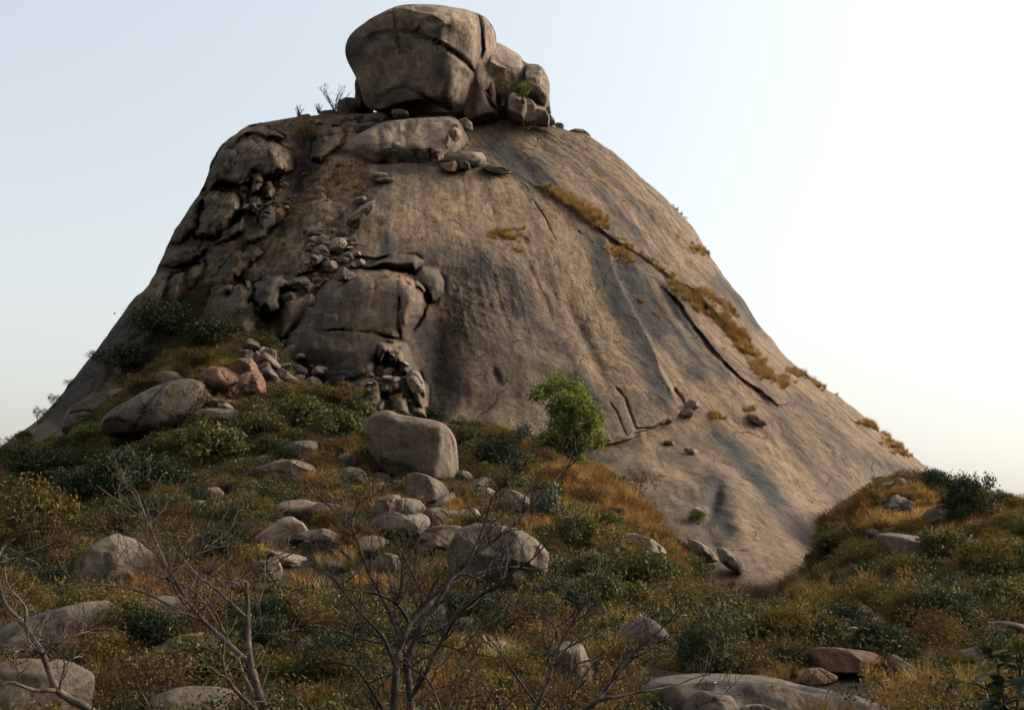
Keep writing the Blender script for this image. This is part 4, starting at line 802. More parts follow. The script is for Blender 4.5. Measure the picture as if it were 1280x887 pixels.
# ------------------------------------------------------------------ vegetation
def leaf_material(name, c1, c2, c3, gloss=.35, trans=.3):
    m = bpy.data.materials.new(name); m.use_nodes = True; t = m.node_tree
    b = t.nodes['Principled BSDF']; out = t.nodes['Material Output']
    at = nd(t, 'ShaderNodeAttribute', attribute_name='tone').outputs['Fac']; oi = nd(t, 'ShaderNodeObjectInfo').outputs['Random']
    v = mth(t, 'ADD', mth(t, 'MULTIPLY', at, .62), mth(t, 'MULTIPLY', oi, .38))
    c = ramp(t, v, [(.15, c1), (.5, c2), (.9, c3)])
    t.links.new(c, b.inputs['Base Color']); b.inputs['Roughness'].default_value = 1-gloss*1.3 if gloss < .5 else .35; b.inputs['Specular IOR Level'].default_value = .25+gloss*.6
    tr = nd(t, 'ShaderNodeBsdfTranslucent'); t.links.new(mixc(t, .5, c, (c3[0]*1.2, c3[1]*1.15, c3[2]*.6)), tr.inputs[0])
    mx = nd(t, 'ShaderNodeMixShader'); mx.inputs[0].default_value = trans
    t.links.new(b.outputs[0], mx.inputs[1]); t.links.new(tr.outputs[0], mx.inputs[2]); t.links.new(mx.outputs[0], out.inputs[0])
    return m
L_GREEN = leaf_material('leaf_green', (0.0368, 0.0386, 0.0084), (0.0704, 0.0709, 0.0128), (0.1596, 0.1289, 0.0273), .22)
L_BRIGHT = leaf_material('leaf_bright', (0.0602, 0.0781, 0.0164), (0.1076, 0.1320, 0.0235), (0.2042, 0.2101, 0.0411), .2, .4)
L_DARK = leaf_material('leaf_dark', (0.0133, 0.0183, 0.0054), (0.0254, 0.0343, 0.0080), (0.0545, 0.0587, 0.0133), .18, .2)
L_OLIVE = leaf_material('leaf_olive', (0.0550, 0.0414, 0.0107), (0.1035, 0.0745, 0.0172), (0.1941, 0.1243, 0.0288), .12)
L_SILVER = leaf_material('leaf_silver', (0.0392, 0.0566, 0.0340), (0.0785, 0.0944, 0.0509), (0.1832, 0.1888, 0.1133), .4, .15)
L_BROWN = leaf_material('leaf_brown', (0.0773, 0.0415, 0.0168), (0.1390, 0.0713, 0.0269), (0.2317, 0.1168, 0.0403), .08, .25)
L_GRASS = leaf_material('dry_grass', (0.2157, 0.1262, 0.0459), (0.3452, 0.2079, 0.0785), (0.4888, 0.3155, 0.1268), .1, .35)
L_RUST = leaf_material('rust_grass', (0.1812, 0.0823, 0.0285), (0.3047, 0.1457, 0.0484), (0.4283, 0.2217, 0.0782), .1, .35)
def bark_material(name, c1, c2):
    m = bpy.data.materials.new(name); m.use_nodes = True; t = m.node_tree; b = t.nodes['Principled BSDF']; b.inputs['Roughness'].default_value = .8; b.inputs['Specular IOR Level'].default_value = .15
    v = nd(t, 'ShaderNodeTexCoord').outputs['Object']; n = noise(t, v, 6, 5, .7, .5); n2 = noise(t, v, 60, 3, .6)
    t.links.new(mixc(t, .4, ramp(t, n, [(.35, c1), (.65, c2)]), ramp(t, n2, [(.3, (.3, .3, .3)), (.7, (.75, .75, .75))]), 'OVERLAY'), b.inputs['Base Color'])
    bp = nd(t, 'ShaderNodeBump'); bp.inputs['Distance'].default_value = .01; t.links.new(n2, bp.inputs['Height']); t.links.new(bp.outputs[0], b.inputs['Normal']); return m
BARK = bark_material('bark', (.045, .031, .023), (.14, .095, .064)); BARK_D = bark_material('bark_dark', (.017, .012, .010), (.065, .044, .030))
def rot_basis(N, rs, nrm):
    nrm = nrm/np.maximum(np.linalg.norm(nrm, axis=1, keepdims=True), 1e-9)
    r = rs.normal(size=(N, 3)); t = r-(r*nrm).sum(1, keepdims=True)*nrm; t /= np.linalg.norm(t, axis=1, keepdims=True)
    return t, np.cross(nrm, t), nrm
def leaves(C, outd, size, rs, aspect=.5, up=.5, fold=.15):
    """one folded four-corner leaf at each point of C"""
    N = len(C); nrm = rs.normal(size=(N, 3))*.8+outd*.6+np.array([0, 0, up]); t, b, n = rot_basis(N, rs, nrm)
    s = size*rs.uniform(.6, 1.35, (N, 1)); V = np.stack([C-t*s*.5, C+b*s*aspect*.5+n*s*fold, C+t*s*.55-n*s*fold*.6, C-b*s*aspect*.5+n*s*fold], 1)
    return V.reshape(-1, 3), np.arange(4*N).reshape(-1, 4), np.repeat(rs.uniform(0, 1, N), 4)
def tubes(paths, sides=5):
    """paths: list of (points, radii); returns vertices and quad faces"""
    Vs, Fs, off = [], [], 0
    for pts, rad in paths:
        p = np.asarray(pts, float); n = len(p)
        d = np.gradient(p, axis=0); d /= np.maximum(np.linalg.norm(d, axis=1, keepdims=True), 1e-9)
        ref = np.array([.31, .9, .25]) if abs(d[0]@np.array([.31, .9, .25])) < .8 else np.array([1., 0, 0])
        a = np.cross(d, ref); a /= np.linalg.norm(a, axis=1, keepdims=True); b = np.cross(d, a)
        th = np.linspace(0, 2*math.pi, sides, endpoint=False); r = np.asarray(rad)[:, None, None]
        V = p[:, None]+r*(a[:, None]*np.cos(th)[None, :, None]+b[:, None]*np.sin(th)[None, :, None])
        Vs.append(V.reshape(-1, 3)); Fs.append(grid_faces(n, sides, True)+off); off += n*sides
    return np.concatenate(Vs), np.concatenate(Fs)
def crown(rs, R3, clumps, per, size, sig=.2, aspect=.5, shell=.55, lumps=6, zlo=-.6, up=.5):
    """leaf clumps through an uneven crown; R3 radii, centre at height R3z*0.9"""
    R3 = np.array(R3, float); big = rs.normal(size=(lumps, 3)); big /= np.linalg.norm(big, axis=1, keepdims=True); big[:, 2] = np.abs(big[:, 2])*.9-.15
    bc = big*rs.uniform(.35, .72, (lumps, 1)); br = rs.uniform(.3, .52, lumps)
    k = rs.integers(0, lumps, clumps); d = rs.normal(size=(clumps, 3)); d /= np.linalg.norm(d, axis=1, keepdims=True)
    cc = bc[k]+d*br[k][:, None]*rs.uniform(shell, 1.05, (clumps, 1)); cc[:, 2] = np.maximum(cc[:, 2], zlo)
    w = rs.integers(int(per*.5), int(per*1.5), clumps); idx = np.repeat(np.arange(clumps), w)
    sc = rs.uniform(.5, 1.5, clumps)[idx][:, None]
    L = cc[idx]+rs.normal(size=(len(idx), 3))*sig*sc*np.array([1, 1, .7]); out = d[idx]
    C = L*R3+np.array([0, 0, R3[2]*.85]); V, F, tone = leaves(C, out, size, rs, aspect, up)
    tone = np.clip(tone*.6+np.repeat(rs.uniform(0, .4, clumps)[idx], 4), 0, 1)
    return V, F, tone, cc*R3+np.array([0, 0, R3[2]*.85])
def stems(rs, ends, r0, base=(0, 0, -.3), n=10, wob=.12):
    ps = []
    sel = ends[rs.choice(len(ends), min(n, len(ends)), replace=False)]
    for e in sel:
        t = np.linspace(0, 1, 7)[:, None]; b = np.array(base)+rs.normal(size=3)*np.array([.06, .06, 0])*np.linalg.norm(e)
        p = b*(1-t)+e*t; p[:, 2] += (t[:, 0]*(1-t[:, 0]))*.25*e[2]; p += rs.normal(size=p.shape)*wob*.25*np.linalg.norm(e)*t*(1-t)
        ps.append((p, r0*(1-.8*t[:, 0])))
    return tubes(ps, 5)
class Plant:
    def __init__(s, seed, lm, R3, clumps, per, size, **k):
        rs = np.random.default_rng(seed); st = k.pop('stem', .03); ns = k.pop('nstem', 9); bare = k.pop('bark', BARK_D)
        V, F, tone, ends = crown(rs, R3, clumps, per, size, **k); s.R = R3
        s.leaf = new_mesh('foliage', V, F, False); fattr(s.leaf, 'tone', tone); s.leaf.materials.append(lm)
        V, F = stems(rs, ends, st, n=ns); s.stem = new_mesh('stems', V, F); s.stem.materials.append(bare)
PK = {}
for k in range(3):
    PK['green', k] = Plant(100+k, L_GREEN, (1, 1, .85), 150, 16, .13, sig=.13)
    PK['dark', k] = Plant(110+k, L_DARK, (1, 1, .9), 230, 20, .085, sig=.12, aspect=.45, lumps=9)
    PK['olive', k] = Plant(120+k, L_OLIVE, (1, 1, .75), 210, 15, .075, sig=.12, aspect=.5, lumps=8)
    PK['brown', k] = Plant(130+k, L_BROWN, (1, 1, .8), 130, 12, .07, sig=.14, nstem=22, stem=.018, bark=BARK)
PK['silver', 0] = Plant(140, L_SILVER, (1, 1, .95), 140, 14, .14, sig=.12)
PK['bright', 0] = Plant(141, L_BRIGHT, (1, 1, .8), 130, 16, .12, sig=.12)
PK['sparse', 0] = Plant(142, L_OLIVE, (1, 1, .9), 120, 8, .09, sig=.1, nstem=20, stem=.02)
def place_plant(kind, px, py, wpx, hpx, label, name='shrub', cat='bush', group=None, which='both', fallback=None, dD=0.0):
    ks = [k for k in PK if k[0] == kind]; pl = PK[ks[int(px*7+py) % len(ks)]]
    q = hit(px, py, which) or hit(px, py+15)
    D = q[0].y+dD if q else (fallback or 110); p = P(px, py, D)
    if q and not dD: p = q[0].copy()
    mpp = p.length/FPX; s = wpx*mpp/2/1.02; sz = hpx*mpp/(1.75*pl.R[2])
    o = bpy.data.objects.new(name, None); COL.objects.link(o); o.location = p-Vector((0, 0, .05*sz)); o.rotation_euler = (0, 0, (px*13+py*7) % 6.28); o.scale = (s, s, sz)
    o['label'] = label; o['category'] = cat
    if group: o['group'] = group
    for nm, me in (('foliage', pl.leaf), ('stem', pl.stem)): link(nm, me, parent=o)
    return o
SH = [
 ('olive', 45, 705, 150, 118, 'broad olive-crowned scrub tree at the left edge', 'scrub_tree', 'tree'),
 ('dark', 150, 640, 120, 88, 'wide dark bush below the whale-shaped boulder'),
 ('dark', 95, 650, 90, 70, 'dark bush right behind the olive scrub tree'),
 ('bright', 112, 560, 58, 34, 'bright green low bush left of the whale-shaped boulder'),
 ('sparse', 233, 534, 70, 66, 'thin olive bush growing against the whale-shaped boulder'),
 ('green', 265, 592, 90, 70, 'leafy green bush under the long flat slab'),
 ('green', 238, 570, 60, 40, 'green bush between the orange-red stone and the flat slab'),
 ('dark', 212, 625, 90, 50, 'dark low bush below the orange-red stone'),
 ('green', 330, 552, 62, 44, 'leafy bush right of the grey wedge boulder'),
 ('green', 372, 548, 84, 62, 'large leafy bush above the stacked tan boulder'),
 ('green', 425, 560, 70, 58, 'leafy bush touching the left side of the large upright boulder'),
 ('green', 448, 530, 50, 34, 'green bush behind the left shoulder of the large upright boulder'),
 ('olive', 400, 512, 95, 40, 'yellowish rounded bush under the pale talus stone'),
 ('olive', 352, 510, 60, 36, 'olive bush right below the orange cluster'),
 ('dark', 530, 536, 70, 30, 'dark creeping bush behind the large upright boulder'),
 ('dark', 578, 552, 44, 34, 'dark bush at the right shoulder of the large upright boulder'),
 ('dark', 622, 600, 95, 58, 'dark green thicket between the large boulder and the green tree'),
 ('silver', 655, 560, 50, 32, 'grey-green bush against the rock face left of the green tree'),
 ('sparse', 600, 552, 50, 32, 'thin brown-green bush at the foot of the rock face'),
 ('green', 563, 612, 34, 28, 'small leafy bush at the right foot of the large upright boulder'),
 ('silver', 684, 656, 52, 52, 'silvery glossy bush beside the flat tan rock'),
 ('green', 720, 694, 66, 60, 'leafy green bush below the silvery bush'),
 ('sparse', 795, 622, 54, 40, 'feathery olive bush alone at the edge of the lower slab'),
 ('bright', 873, 655, 26, 20, 'small light green bush at the tip of the orange grass'),
 ('bright', 797, 655, 20, 22, 'tiny light green bush within the orange grass'),
 ('dark', 698, 792, 96, 78, 'dense round dark bush behind the right bare tree'),
 ('green', 800, 752, 95, 74, 'yellow-green leafy bush below the curved bare ledge'),
 ('green', 752, 770, 64, 66, 'tall leafy bush right of the dense round dark bush'),
 ('green', 735, 725, 50, 40, 'green bush above the dense round dark bush'),
 ('dark', 880, 850, 80, 84, 'very dark bush at the back edge of the bedrock slab'),
 ('green', 905, 846, 36, 34, 'glossy light bush hugging the very dark one'),
 ('olive', 850, 775, 80, 40, 'olive bush just below the tip of the lower slab'),
 ('green', 930, 815, 80, 42, 'leafy bush midway between the dark bush and the slab foot'),
 ('olive', 985, 812, 80, 58, 'olive bush left of the grey peaked boulder'),
 ('green', 1000, 800, 60, 34, 'glossy leafy bush below the rusty grass patch'),
 ('green', 1062, 782, 40, 26, 'leafy bush just above the grey peaked boulder'),
 ('dark', 990, 842, 60, 40, 'dark bush left of the long dark red rock'),
 ('dark', 1182, 805, 96, 72, 'dense round dark bush on the right slope'),
 ('dark', 1212, 664, 80, 80, 'tall dark tree on the right skyline', 'bushy_tree', 'tree'),
 ('dark', 1168, 614, 44, 30, 'low dark bush where the hill meets the right skyline'),
 ('olive', 1262, 672, 70, 34, 'olive bush on the skyline at the right edge'),
 ('olive', 1130, 735, 80, 46, 'olive bush below the jutting slab'),
 ('green', 1040, 700, 50, 42, 'green bush at the right toe of the lower slab'),
 ('olive', 1072, 720, 60, 44, 'yellowish bush left below the jutting slab'),
 ('green', 1185, 716, 90, 60, 'wide bush touching the right end of the jutting slab'),
 ('olive', 1235, 730, 90, 66, 'olive bush under the skyline tree'),
 ('green', 1262, 770, 70, 54, 'green bush above the smooth slab at the right edge'),
 ('olive', 1110, 778, 60, 44, 'olive bush above the brown stone on the right'),
 ('olive', 1190, 850, 80, 44, 'low olive bush right of the slanting dark slab'),
 ('green', 1250, 838, 70, 46, 'green bush below the smooth slab at the right edge'),
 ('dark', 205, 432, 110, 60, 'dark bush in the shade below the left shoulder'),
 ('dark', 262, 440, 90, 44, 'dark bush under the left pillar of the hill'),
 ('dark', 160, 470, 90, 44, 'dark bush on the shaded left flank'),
 ('olive', 318, 432, 56, 40, 'dull olive bush in the recess beside the buttress'),
 ('olive', 350, 430, 34, 28, 'yellowish bush at the left foot of the buttress'),
 ('olive', 250, 462, 90, 30, 'olive bush above the orange cluster'),
 ('olive', 175, 494, 70, 28, 'olive bush above the whale-shaped boulder'),
 ('dark', 60, 610, 120, 56, 'dark thicket on the left shoulder of the slope'),
 ('olive', 30, 580, 80, 36, 'olive bush on the skyline at the left edge'),
 ('sparse', 118, 450, 16, 14, 'tiny bush on the upper left skyline'),
 ('sparse', 86, 484, 14, 12, 'tiny bush halfway down the left skyline'),
 ('sparse', 68, 508, 22, 18, 'small dark bush on the left skyline above the flared foot'),
 ('sparse', 50, 528, 24, 22, 'feathery bush on the left skyline near its foot'),
 ('green', 28, 556, 26, 20, 'leafy bush at the left foot of the skyline'),
 ('bright', 654, 124, 26, 24, 'green bush growing among the summit rocks'),
 ('olive', 628, 124, 26, 34, 'dull olive bush in the cleft of the summit rocks'),
 ('brown', 378, 186, 50, 40, 'brown scrub in the shaded saddle'),
 ('dark', 420, 868, 110, 90, 'dark bush at the bottom left of the central bare tree'),
 ('green', 470, 880, 70, 40, 'low green bush behind the base of the central bare tree'),
 ('green', 350, 760, 60, 36, 'sparse green bush right of the broken stem'),
 ('dark', 590, 800, 110, 70, 'dark thicket under the broad dome-like slab'),
 ('olive', 640, 860, 110, 56, 'yellow-green bush between the central and right bare trees'),
 ('bright', 812, 892, 46, 32, 'small bright bush at the left corner of the bedrock slab'),
 ('olive', 780, 850, 60, 60, 'golden bush behind the bent branches'),
 ('green', 745, 835, 60, 50, 'green bush behind the tangled twigs'),
 ('dark', 60, 745, 80, 40, 'dark bush below the olive scrub tree'),
 ('brown', 200, 890, 130, 80, 'tangled brown bush between the left bare trees'),
 ('brown', 700, 610, 50, 34, 'rust-brown bush at the foot of the green tree'),
 ('brown', 745, 640, 60, 40, 'brown bush right of the silvery bush'),
 ('brown', 460, 600, 50, 24, 'brown bush at the left foot of the large upright boulder'),
 ('olive', 430, 660, 60, 30, 'olive bush left of the foreground rock pile'),
 ('dark', 460, 765, 60, 36, 'dark low bush behind the central bare tree'),
]
for e in SH:
    k, x, y, w, h, lb = e[:6]
    if k == 'brown' and x == 200: pass
    place_plant(k, x, y, w, h, lb, *(e[6:] if len(e) > 6 else ()), dD=(.01 if False else 0))
# ---- the bright green tree
rs = np.random.default_rng(5)
tb = hit(712, 590); tD = tb[0].y if tb else 88; tp0 = P(712, 592, tD); mpp = tp0.length/FPX
tree = bpy.data.objects.new('green_tree', None); COL.objects.link(tree); tree.location = tp0; tree['label'] = 'bright green leafy tree standing in front of the rock face'; tree['category'] = 'tree'
lob = [(696, 512, 15, 12), (714, 505, 15, 12), (712, 552, 15, 14), (716, 576, 14, 12), (700, 580, 10, 9), (682, 488, 16, 10), (700, 482, 16, 11), (717, 489, 16, 14), (700, 500, 15, 11), (722, 508, 18, 15), (739, 521, 15, 16), (710, 521, 13, 11), (729, 543, 17, 15), (708, 543, 13, 11), (716, 562, 15, 13), (699, 566, 11, 9), (680, 546, 10, 6), (745, 538, 9, 10), (706, 582, 9, 7), (722, 578, 8, 7), (671, 493, 8, 6), (730, 496, 8, 6), (692, 531, 7, 6), (748, 552, 6, 5)]
Vs, Fs, Ts, ends, off = [], [], [], [], 0
for (x, y, rx, ry) in lob:
    c = np.array(P(x, y, tD+rs.uniform(-1, 1))-tp0); r = np.array([rx, (rx+ry)/2, ry])*mpp; ends.append(c)
    n = int(36*rx*ry/250)+8; d = rs.normal(size=(n, 3)); d /= np.linalg.norm(d, axis=1, keepdims=True); cc = c+d*r*rs.uniform(.4, 1.08, (n, 1))
    idx = np.repeat(np.arange(n), rs.integers(5, 22, n)); C = cc[idx]+rs.normal(size=(len(idx), 3))*.17
    V, F, tn = leaves(C, d[idx], .20, rs, .55, .6); Vs.append(V); Fs.append(F+off); off += len(V); Ts.append(tn*.6+np.repeat(rs.uniform(0, .4, n)[idx], 4))
cme = new_mesh('crown', np.concatenate(Vs), np.concatenate(Fs), False); fattr(cme, 'tone', np.clip(np.concatenate(Ts), 0, 1)); link('crown', cme, L_BRIGHT, tree)
br = [([(0, 0, -.4), (.05, 0, 1.0), (.0, 0, 2.0), (-.05, 0, 3.2)], [.14, .12, .09, .05])]
for e in ends:
    a = np.array([0, 0, rs.uniform(.7, 2.2)]); t = np.linspace(0, 1, 6)[:, None]; p = a*(1-t)+e*t; p[:, 2] += .3*t[:, 0]*(1-t[:, 0]); br.append((p, .06*(1-.8*t[:, 0])))
V, F = tubes(br[:1], 8); link('trunk', new_mesh('trunk', V, F), BARK_D, tree)
for b_ in br[1:]: V, F = tubes([b_], 6); link('limb', new_mesh('limb', V, F), BARK_D, tree)
# ---- grass and undergrowth: nobody could count it
def tuft(seed, lm, nb, h, spread, wdt, seedhead=False):
    rs = np.random.default_rng(seed); a = rs.uniform(0, 6.283, nb); r = spread*.35*np.sqrt(rs.uniform(0, 1, nb)); base = np.stack([np.cos(a)*r, np.sin(a)*r, -.03+0*a], -1)
    ln = h*rs.uniform(.5, 1.15, nb); lean = spread*rs.uniform(.1, 1.0, nb); dr = a+rs.normal(size=nb)*.7; dx = np.stack([np.cos(dr), np.sin(dr), 0*dr], -1); sd = np.stack([-np.sin(dr), np.cos(dr), 0*dr], -1)
    V = []; 
    for t, w in ((0, 1.0), (.4, .9), (.75, .6), (1.0, .12)):
        c = base+dx*(lean*t**1.8)[:, None]+np.array([0, 0, 1])*(ln*(t-.12*t*t))[:, None]
        V += [c-sd*wdt*.5*w, c+sd*wdt*.5*w]
    V = np.stack(V, 1).reshape(-1, 3); i = np.arange(nb)[:, None]*8
    F = np.concatenate([i+np.array([[0, 1, 3, 2]]), i+np.array([[2, 3, 5, 4]]), i+np.array([[4, 5, 7, 6]])])
    me = new_mesh('tuft', V, F, False); fattr(me, 'tone', np.repeat(rs.uniform(0, 1, nb), 8)); me.materials.append(lm); return me
def herb(seed, lm, n, h, r, size, **k):
    rs = np.random.default_rng(seed); th = rs.uniform(0, 6.283, n); q = np.sqrt(rs.uniform(0, 1, n))*r; z = h*rs.uniform(.08, 1, n)**.8*(1-.55*(q/r)**2)
    C = np.stack([np.cos(th)*q, np.sin(th)*q, z], -1); V, F, t = leaves(C, np.stack([np.cos(th), np.sin(th), 0*th], -1), size, rs, k.get('aspect', .5), .6)
    me = new_mesh('herb', V, F, False); fattr(me, 'tone', t); me.materials.append(lm); return me
def proto_collection(name, meshes):
    c = bpy.data.collections.new(name)
    for i, me in enumerate(meshes): c.objects.link(bpy.data.objects.new('%s_%02d' % (name, i), me))
    return c
PROT = {
 'dry_grass': [tuft(1, L_GRASS, 120, .55, .42, .014), tuft(2, L_GRASS, 110, .45, .5, .014), tuft(3, L_RUST, 110, .5, .45, .014), tuft(4, L_GRASS, 80, .68, .36, .013)],
 'rust_grass': [tuft(5, L_RUST, 90, .55, .36, .022), tuft(6, L_RUST, 80, .45, .42, .022), tuft(7, L_GRASS, 70, .55, .34, .020), herb(8, L_BROWN, 120, .5, .38, .06)],
 'undergrowth': [herb(11, L_OLIVE, 170, .55, .48, .065), herb(12, L_GREEN, 150, .50, .45, .09), herb(13, L_BROWN, 170, .55, .5, .055), herb(14, L_OLIVE, 160, .75, .42, .06, aspect=.35), tuft(15, L_BROWN, 80, .55, .4, .016), tuft(16, L_OLIVE, 90, .5, .36, .018), herb(17, L_DARK, 200, .6, .5, .075)],
}
PROT['thicket'] = [PK['green', 0].leaf, PK['olive', 0].leaf, PK['dark', 1].leaf, PK['olive', 2].leaf, PK['brown', 1].leaf, PK['green', 2].leaf]
PC = {k: proto_collection(k+'_kinds', v) for k, v in PROT.items()}
def instancer(name, pts, rots, scl, idx, coll, label):
    me = bpy.data.meshes.new(name); me.vertices.add(len(pts)); me.vertices.foreach_set('co', np.asarray(pts, np.float32).ravel())
    a = me.attributes.new('rot', 'FLOAT_VECTOR', 'POINT'); a.data.foreach_set('vector', np.asarray(rots, np.float32).ravel())
    fattr(me, 'scl', scl); a = me.attributes.new('idx', 'INT', 'POINT'); a.data.foreach_set('value', np.asarray(idx, np.int32))
    o = link(name, me, None, kind='stuff', label=label)
    g = bpy.data.node_groups.new(name+'_nodes', 'GeometryNodeTree'); g.interface.new_socket('Geometry', in_out='INPUT', socket_type='NodeSocketGeometry'); g.interface.new_socket('Geometry', in_out='OUTPUT', socket_type='NodeSocketGeometry')
    gi, go = g.nodes.new('NodeGroupInput'), g.nodes.new('NodeGroupOutput'); ip = g.nodes.new('GeometryNodeInstanceOnPoints'); ci = g.nodes.new('GeometryNodeCollectionInfo')
    ci.inputs['Collection'].default_value = coll; ci.inputs['Separate Children'].default_value = True; ci.inputs['Reset Children'].default_value = True
    def na(nm, ty): n = g.nodes.new('GeometryNodeInputNamedAttribute'); n.data_type = ty; n.inputs['Name'].default_value = nm; return n.outputs['Attribute']
    L = g.links.new; L(gi.outputs[0], ip.inputs['Points']); L(ci.outputs[0], ip.inputs['Instance']); ip.inputs['Pick Instance'].default_value = True
    L(na('idx', 'INT'), ip.inputs['Instance Index']); L(na('rot', 'FLOAT_VECTOR'), ip.inputs['Rotation']); L(na('scl', 'FLOAT'), ip.inputs['Scale']); L(ip.outputs[0], go.inputs[0])
    md = o.modifiers.new('plants', 'NODES'); md.node_group = g; return o
def gauss(px, py, lst): 
    r = np.zeros(px.shape)
    for (x, y, rx, ry, a) in lst: r = np.maximum(r, a*np.exp(-((px-x)/rx)**2-((py-y)/ry)**2))
    return r
def emit(name, sel, coll, weights, s0, s1, label, P3):
    n = int(sel.sum()); w = np.array(weights, float); idx = RNG.choice(len(w), n, p=w/w.sum())
    rots = np.stack([RNG.normal(0, .12, n), RNG.normal(0, .12, n), RNG.uniform(0, 6.283, n)], -1)
    return instancer(name, P3[sel], rots, RNG.uniform(s0, s1, n), idx, PC[coll], label)
# random places all over the visible slope
NN = 86000
yy = np.sqrt(RNG.uniform(25**2, 122**2, NN)); xx = RNG.uniform(-1, 1, NN)*(yy*.46+5); zz_ = ground_z(xx, yy); G3 = np.stack([xx, yy, zz_], -1)
gpx, gpy = proj(G3)
# not inside the rock hill
lo = np.array([BV_H.ray_cast(Vector((a, b-60 if False else 5.0, c+.1)), Vector((0, 1, 0)), b-5.0)[0] is None for a, b, c in G3])
inrock = np.zeros(NN, bool); nobig = np.zeros(NN, bool)
for bx_, by_, bs_ in BIGST:
    if bs_ > .8: inrock |= (np.abs(G3[:, 0]-bx_) < .45*bs_) & (G3[:, 1] < by_+.2) & (G3[:, 1] > by_-2.5*bs_) & (RNG.uniform(0, 1, NN) < .7)
for o, outl, D, T_ in ROCKS:
    if o.parent is not None or not len(o.data.vertices) or D < 20: continue
    front = (G3[:, 1] < D+T_*.5) & (G3[:, 1] > D-20) & (RNG.uniform(0, 1, NN) < (.985 if D > 50 else .8))
    hpx = .5*FPX/np.maximum(G3[:, 1], 5)   # keep the rock in view: no tall plants right before it
    c0 = outl.mean(0); sh_ = c0+(outl-c0)*1.02; yb = sh_[:, 1].max()-.16*np.ptp(sh_[:, 1]); sh_[:, 1] = np.minimum(sh_[:, 1], yb)
    if c0[0] < 330 and c0[1] > 735: front &= RNG.uniform(0, 1, NN) < .45
    inrock |= front & (inpoly(gpx, gpy-hpx, sh_.tolist()) | inpoly(gpx, gpy-hpx*.4, sh_.tolist()))
    nobig |= front & (inpoly(gpx, gpy-hpx*2.6, sh_.tolist()) | inpoly(gpx, gpy-hpx*1.6, sh_.tolist()))
    d = np.hypot(G3[:, 0]-o.location.x, G3[:, 1]-o.location.y); rad = max(o.dimensions.x, o.dimensions.y)*.36
    inrock |= d < rad
ok = lo & ~inrock
dry = gauss(gpx, gpy, [(1120, 648, 60, 22, 1.3), (1090, 870, 120, 14, 1.3), (1070, 855, 60, 12, 1.2), (1180, 875, 80, 16, .9), (250, 462, 50, 12, .9), (285, 505, 50, 10, 1.1), (1230, 668, 40, 14, .6), (780, 830, 24, 24, .8), (560, 655, 25, 12, .6), (960, 850, 40, 6, .8)])
rust = gauss(gpx, gpy, [(1120, 655, 70, 24, .8), (1180, 690, 70, 20, .5), (830, 660, 50, 36, 1.5), (790, 640, 60, 30, 1.3), (860, 690, 36, 22, 1.5), (740, 610, 60, 40, 1.0), (715, 600, 40, 22, 1.2), (1010, 752, 60, 14, 1.2), (660, 580, 40, 30, .7), (700, 640, 30, 20, .6), (220, 770, 70, 40, .45), (350, 720, 60, 40, .6), (530, 650, 60, 40, .5), (410, 600, 30, 30, .7), (640, 680, 60, 20, .6), (430, 700, 60, 30, .6), (1230, 690, 60, 30, .35), (1100, 740, 60, 30, .4), (480, 760, 70, 40, .4), (150, 820, 120, 40, .35), (660, 850, 80, 30, .4)])
grn = gauss(gpx, gpy, [(980, 830, 50, 20, .2), (120, 590, 140, 60, 1.2), (300, 570, 120, 70, 1.2), (420, 540, 60, 40, 1.0), (620, 590, 50, 30, .8), (760, 740, 90, 60, .9), (880, 800, 100, 40, .8), (1000, 790, 90, 40, .7), (1180, 740, 120, 60, .6), (60, 700, 70, 60, .8), (420, 830, 50, 40, 1.0), (590, 790, 80, 30, .9)])
u = RNG.uniform(0, 1, NN); is_rust = ok & (u < rust*.85); is_dry = ok & ~is_rust & (RNG.uniform(0, 1, NN) < dry*.8)
is_grn = ok & ~is_rust & ~is_dry & (RNG.uniform(0, 1, NN) < grn*.8); rest = ok & ~is_rust & ~is_dry & ~is_grn
clump = fbm(G3*np.array([.22, .22, 0]), 3, 91)
big = ok & ~nobig & (G3[:, 1] > 34) & ~((np.abs(gpx-955) < 90) & (G3[:, 1] > 44) & (G3[:, 1] < 84)) & (RNG.uniform(0, 1, NN) < .10*np.clip(.3+2.4*clump, 0, 1)*(1-np.clip(rust+dry, 0, 1))*1.3)
ok &= ~((clump < -.22) & (RNG.uniform(0, 1, NN) < .55))
is_rust &= ok & ~big; is_dry &= ok & ~big; is_grn &= ok & ~big; rest &= ok & ~big
emit('dry_grass', is_dry, 'dry_grass', [3, 3, 2, 2], .6, 1.5, 'golden dry grass growing in tussocks on the slope', G3)
emit('rusty_grass', is_rust, 'rust_grass', [3, 3, 2, 2], .9, 1.9, 'rust-coloured dry grass beside the lower slab', G3)
emit('green_undergrowth', is_grn, 'undergrowth', [1.5, 4, .5, 1, 0, .5, 3], .8, 1.8, 'dark leafy undergrowth filling the hollows', G3)
emit('undergrowth', rest, 'undergrowth', [3, 1.3, 3.5, 2.2, 2.6, 2, 1.2], .6, 1.6, 'mixed olive and brown undergrowth covering the slope', G3)
emit('thicket', big, 'thicket', [2.2, 3.5, 2.5, 3, 2.5, 1.8], .35, 1.05, 'low thicket merging over the slope below the hill', G3)
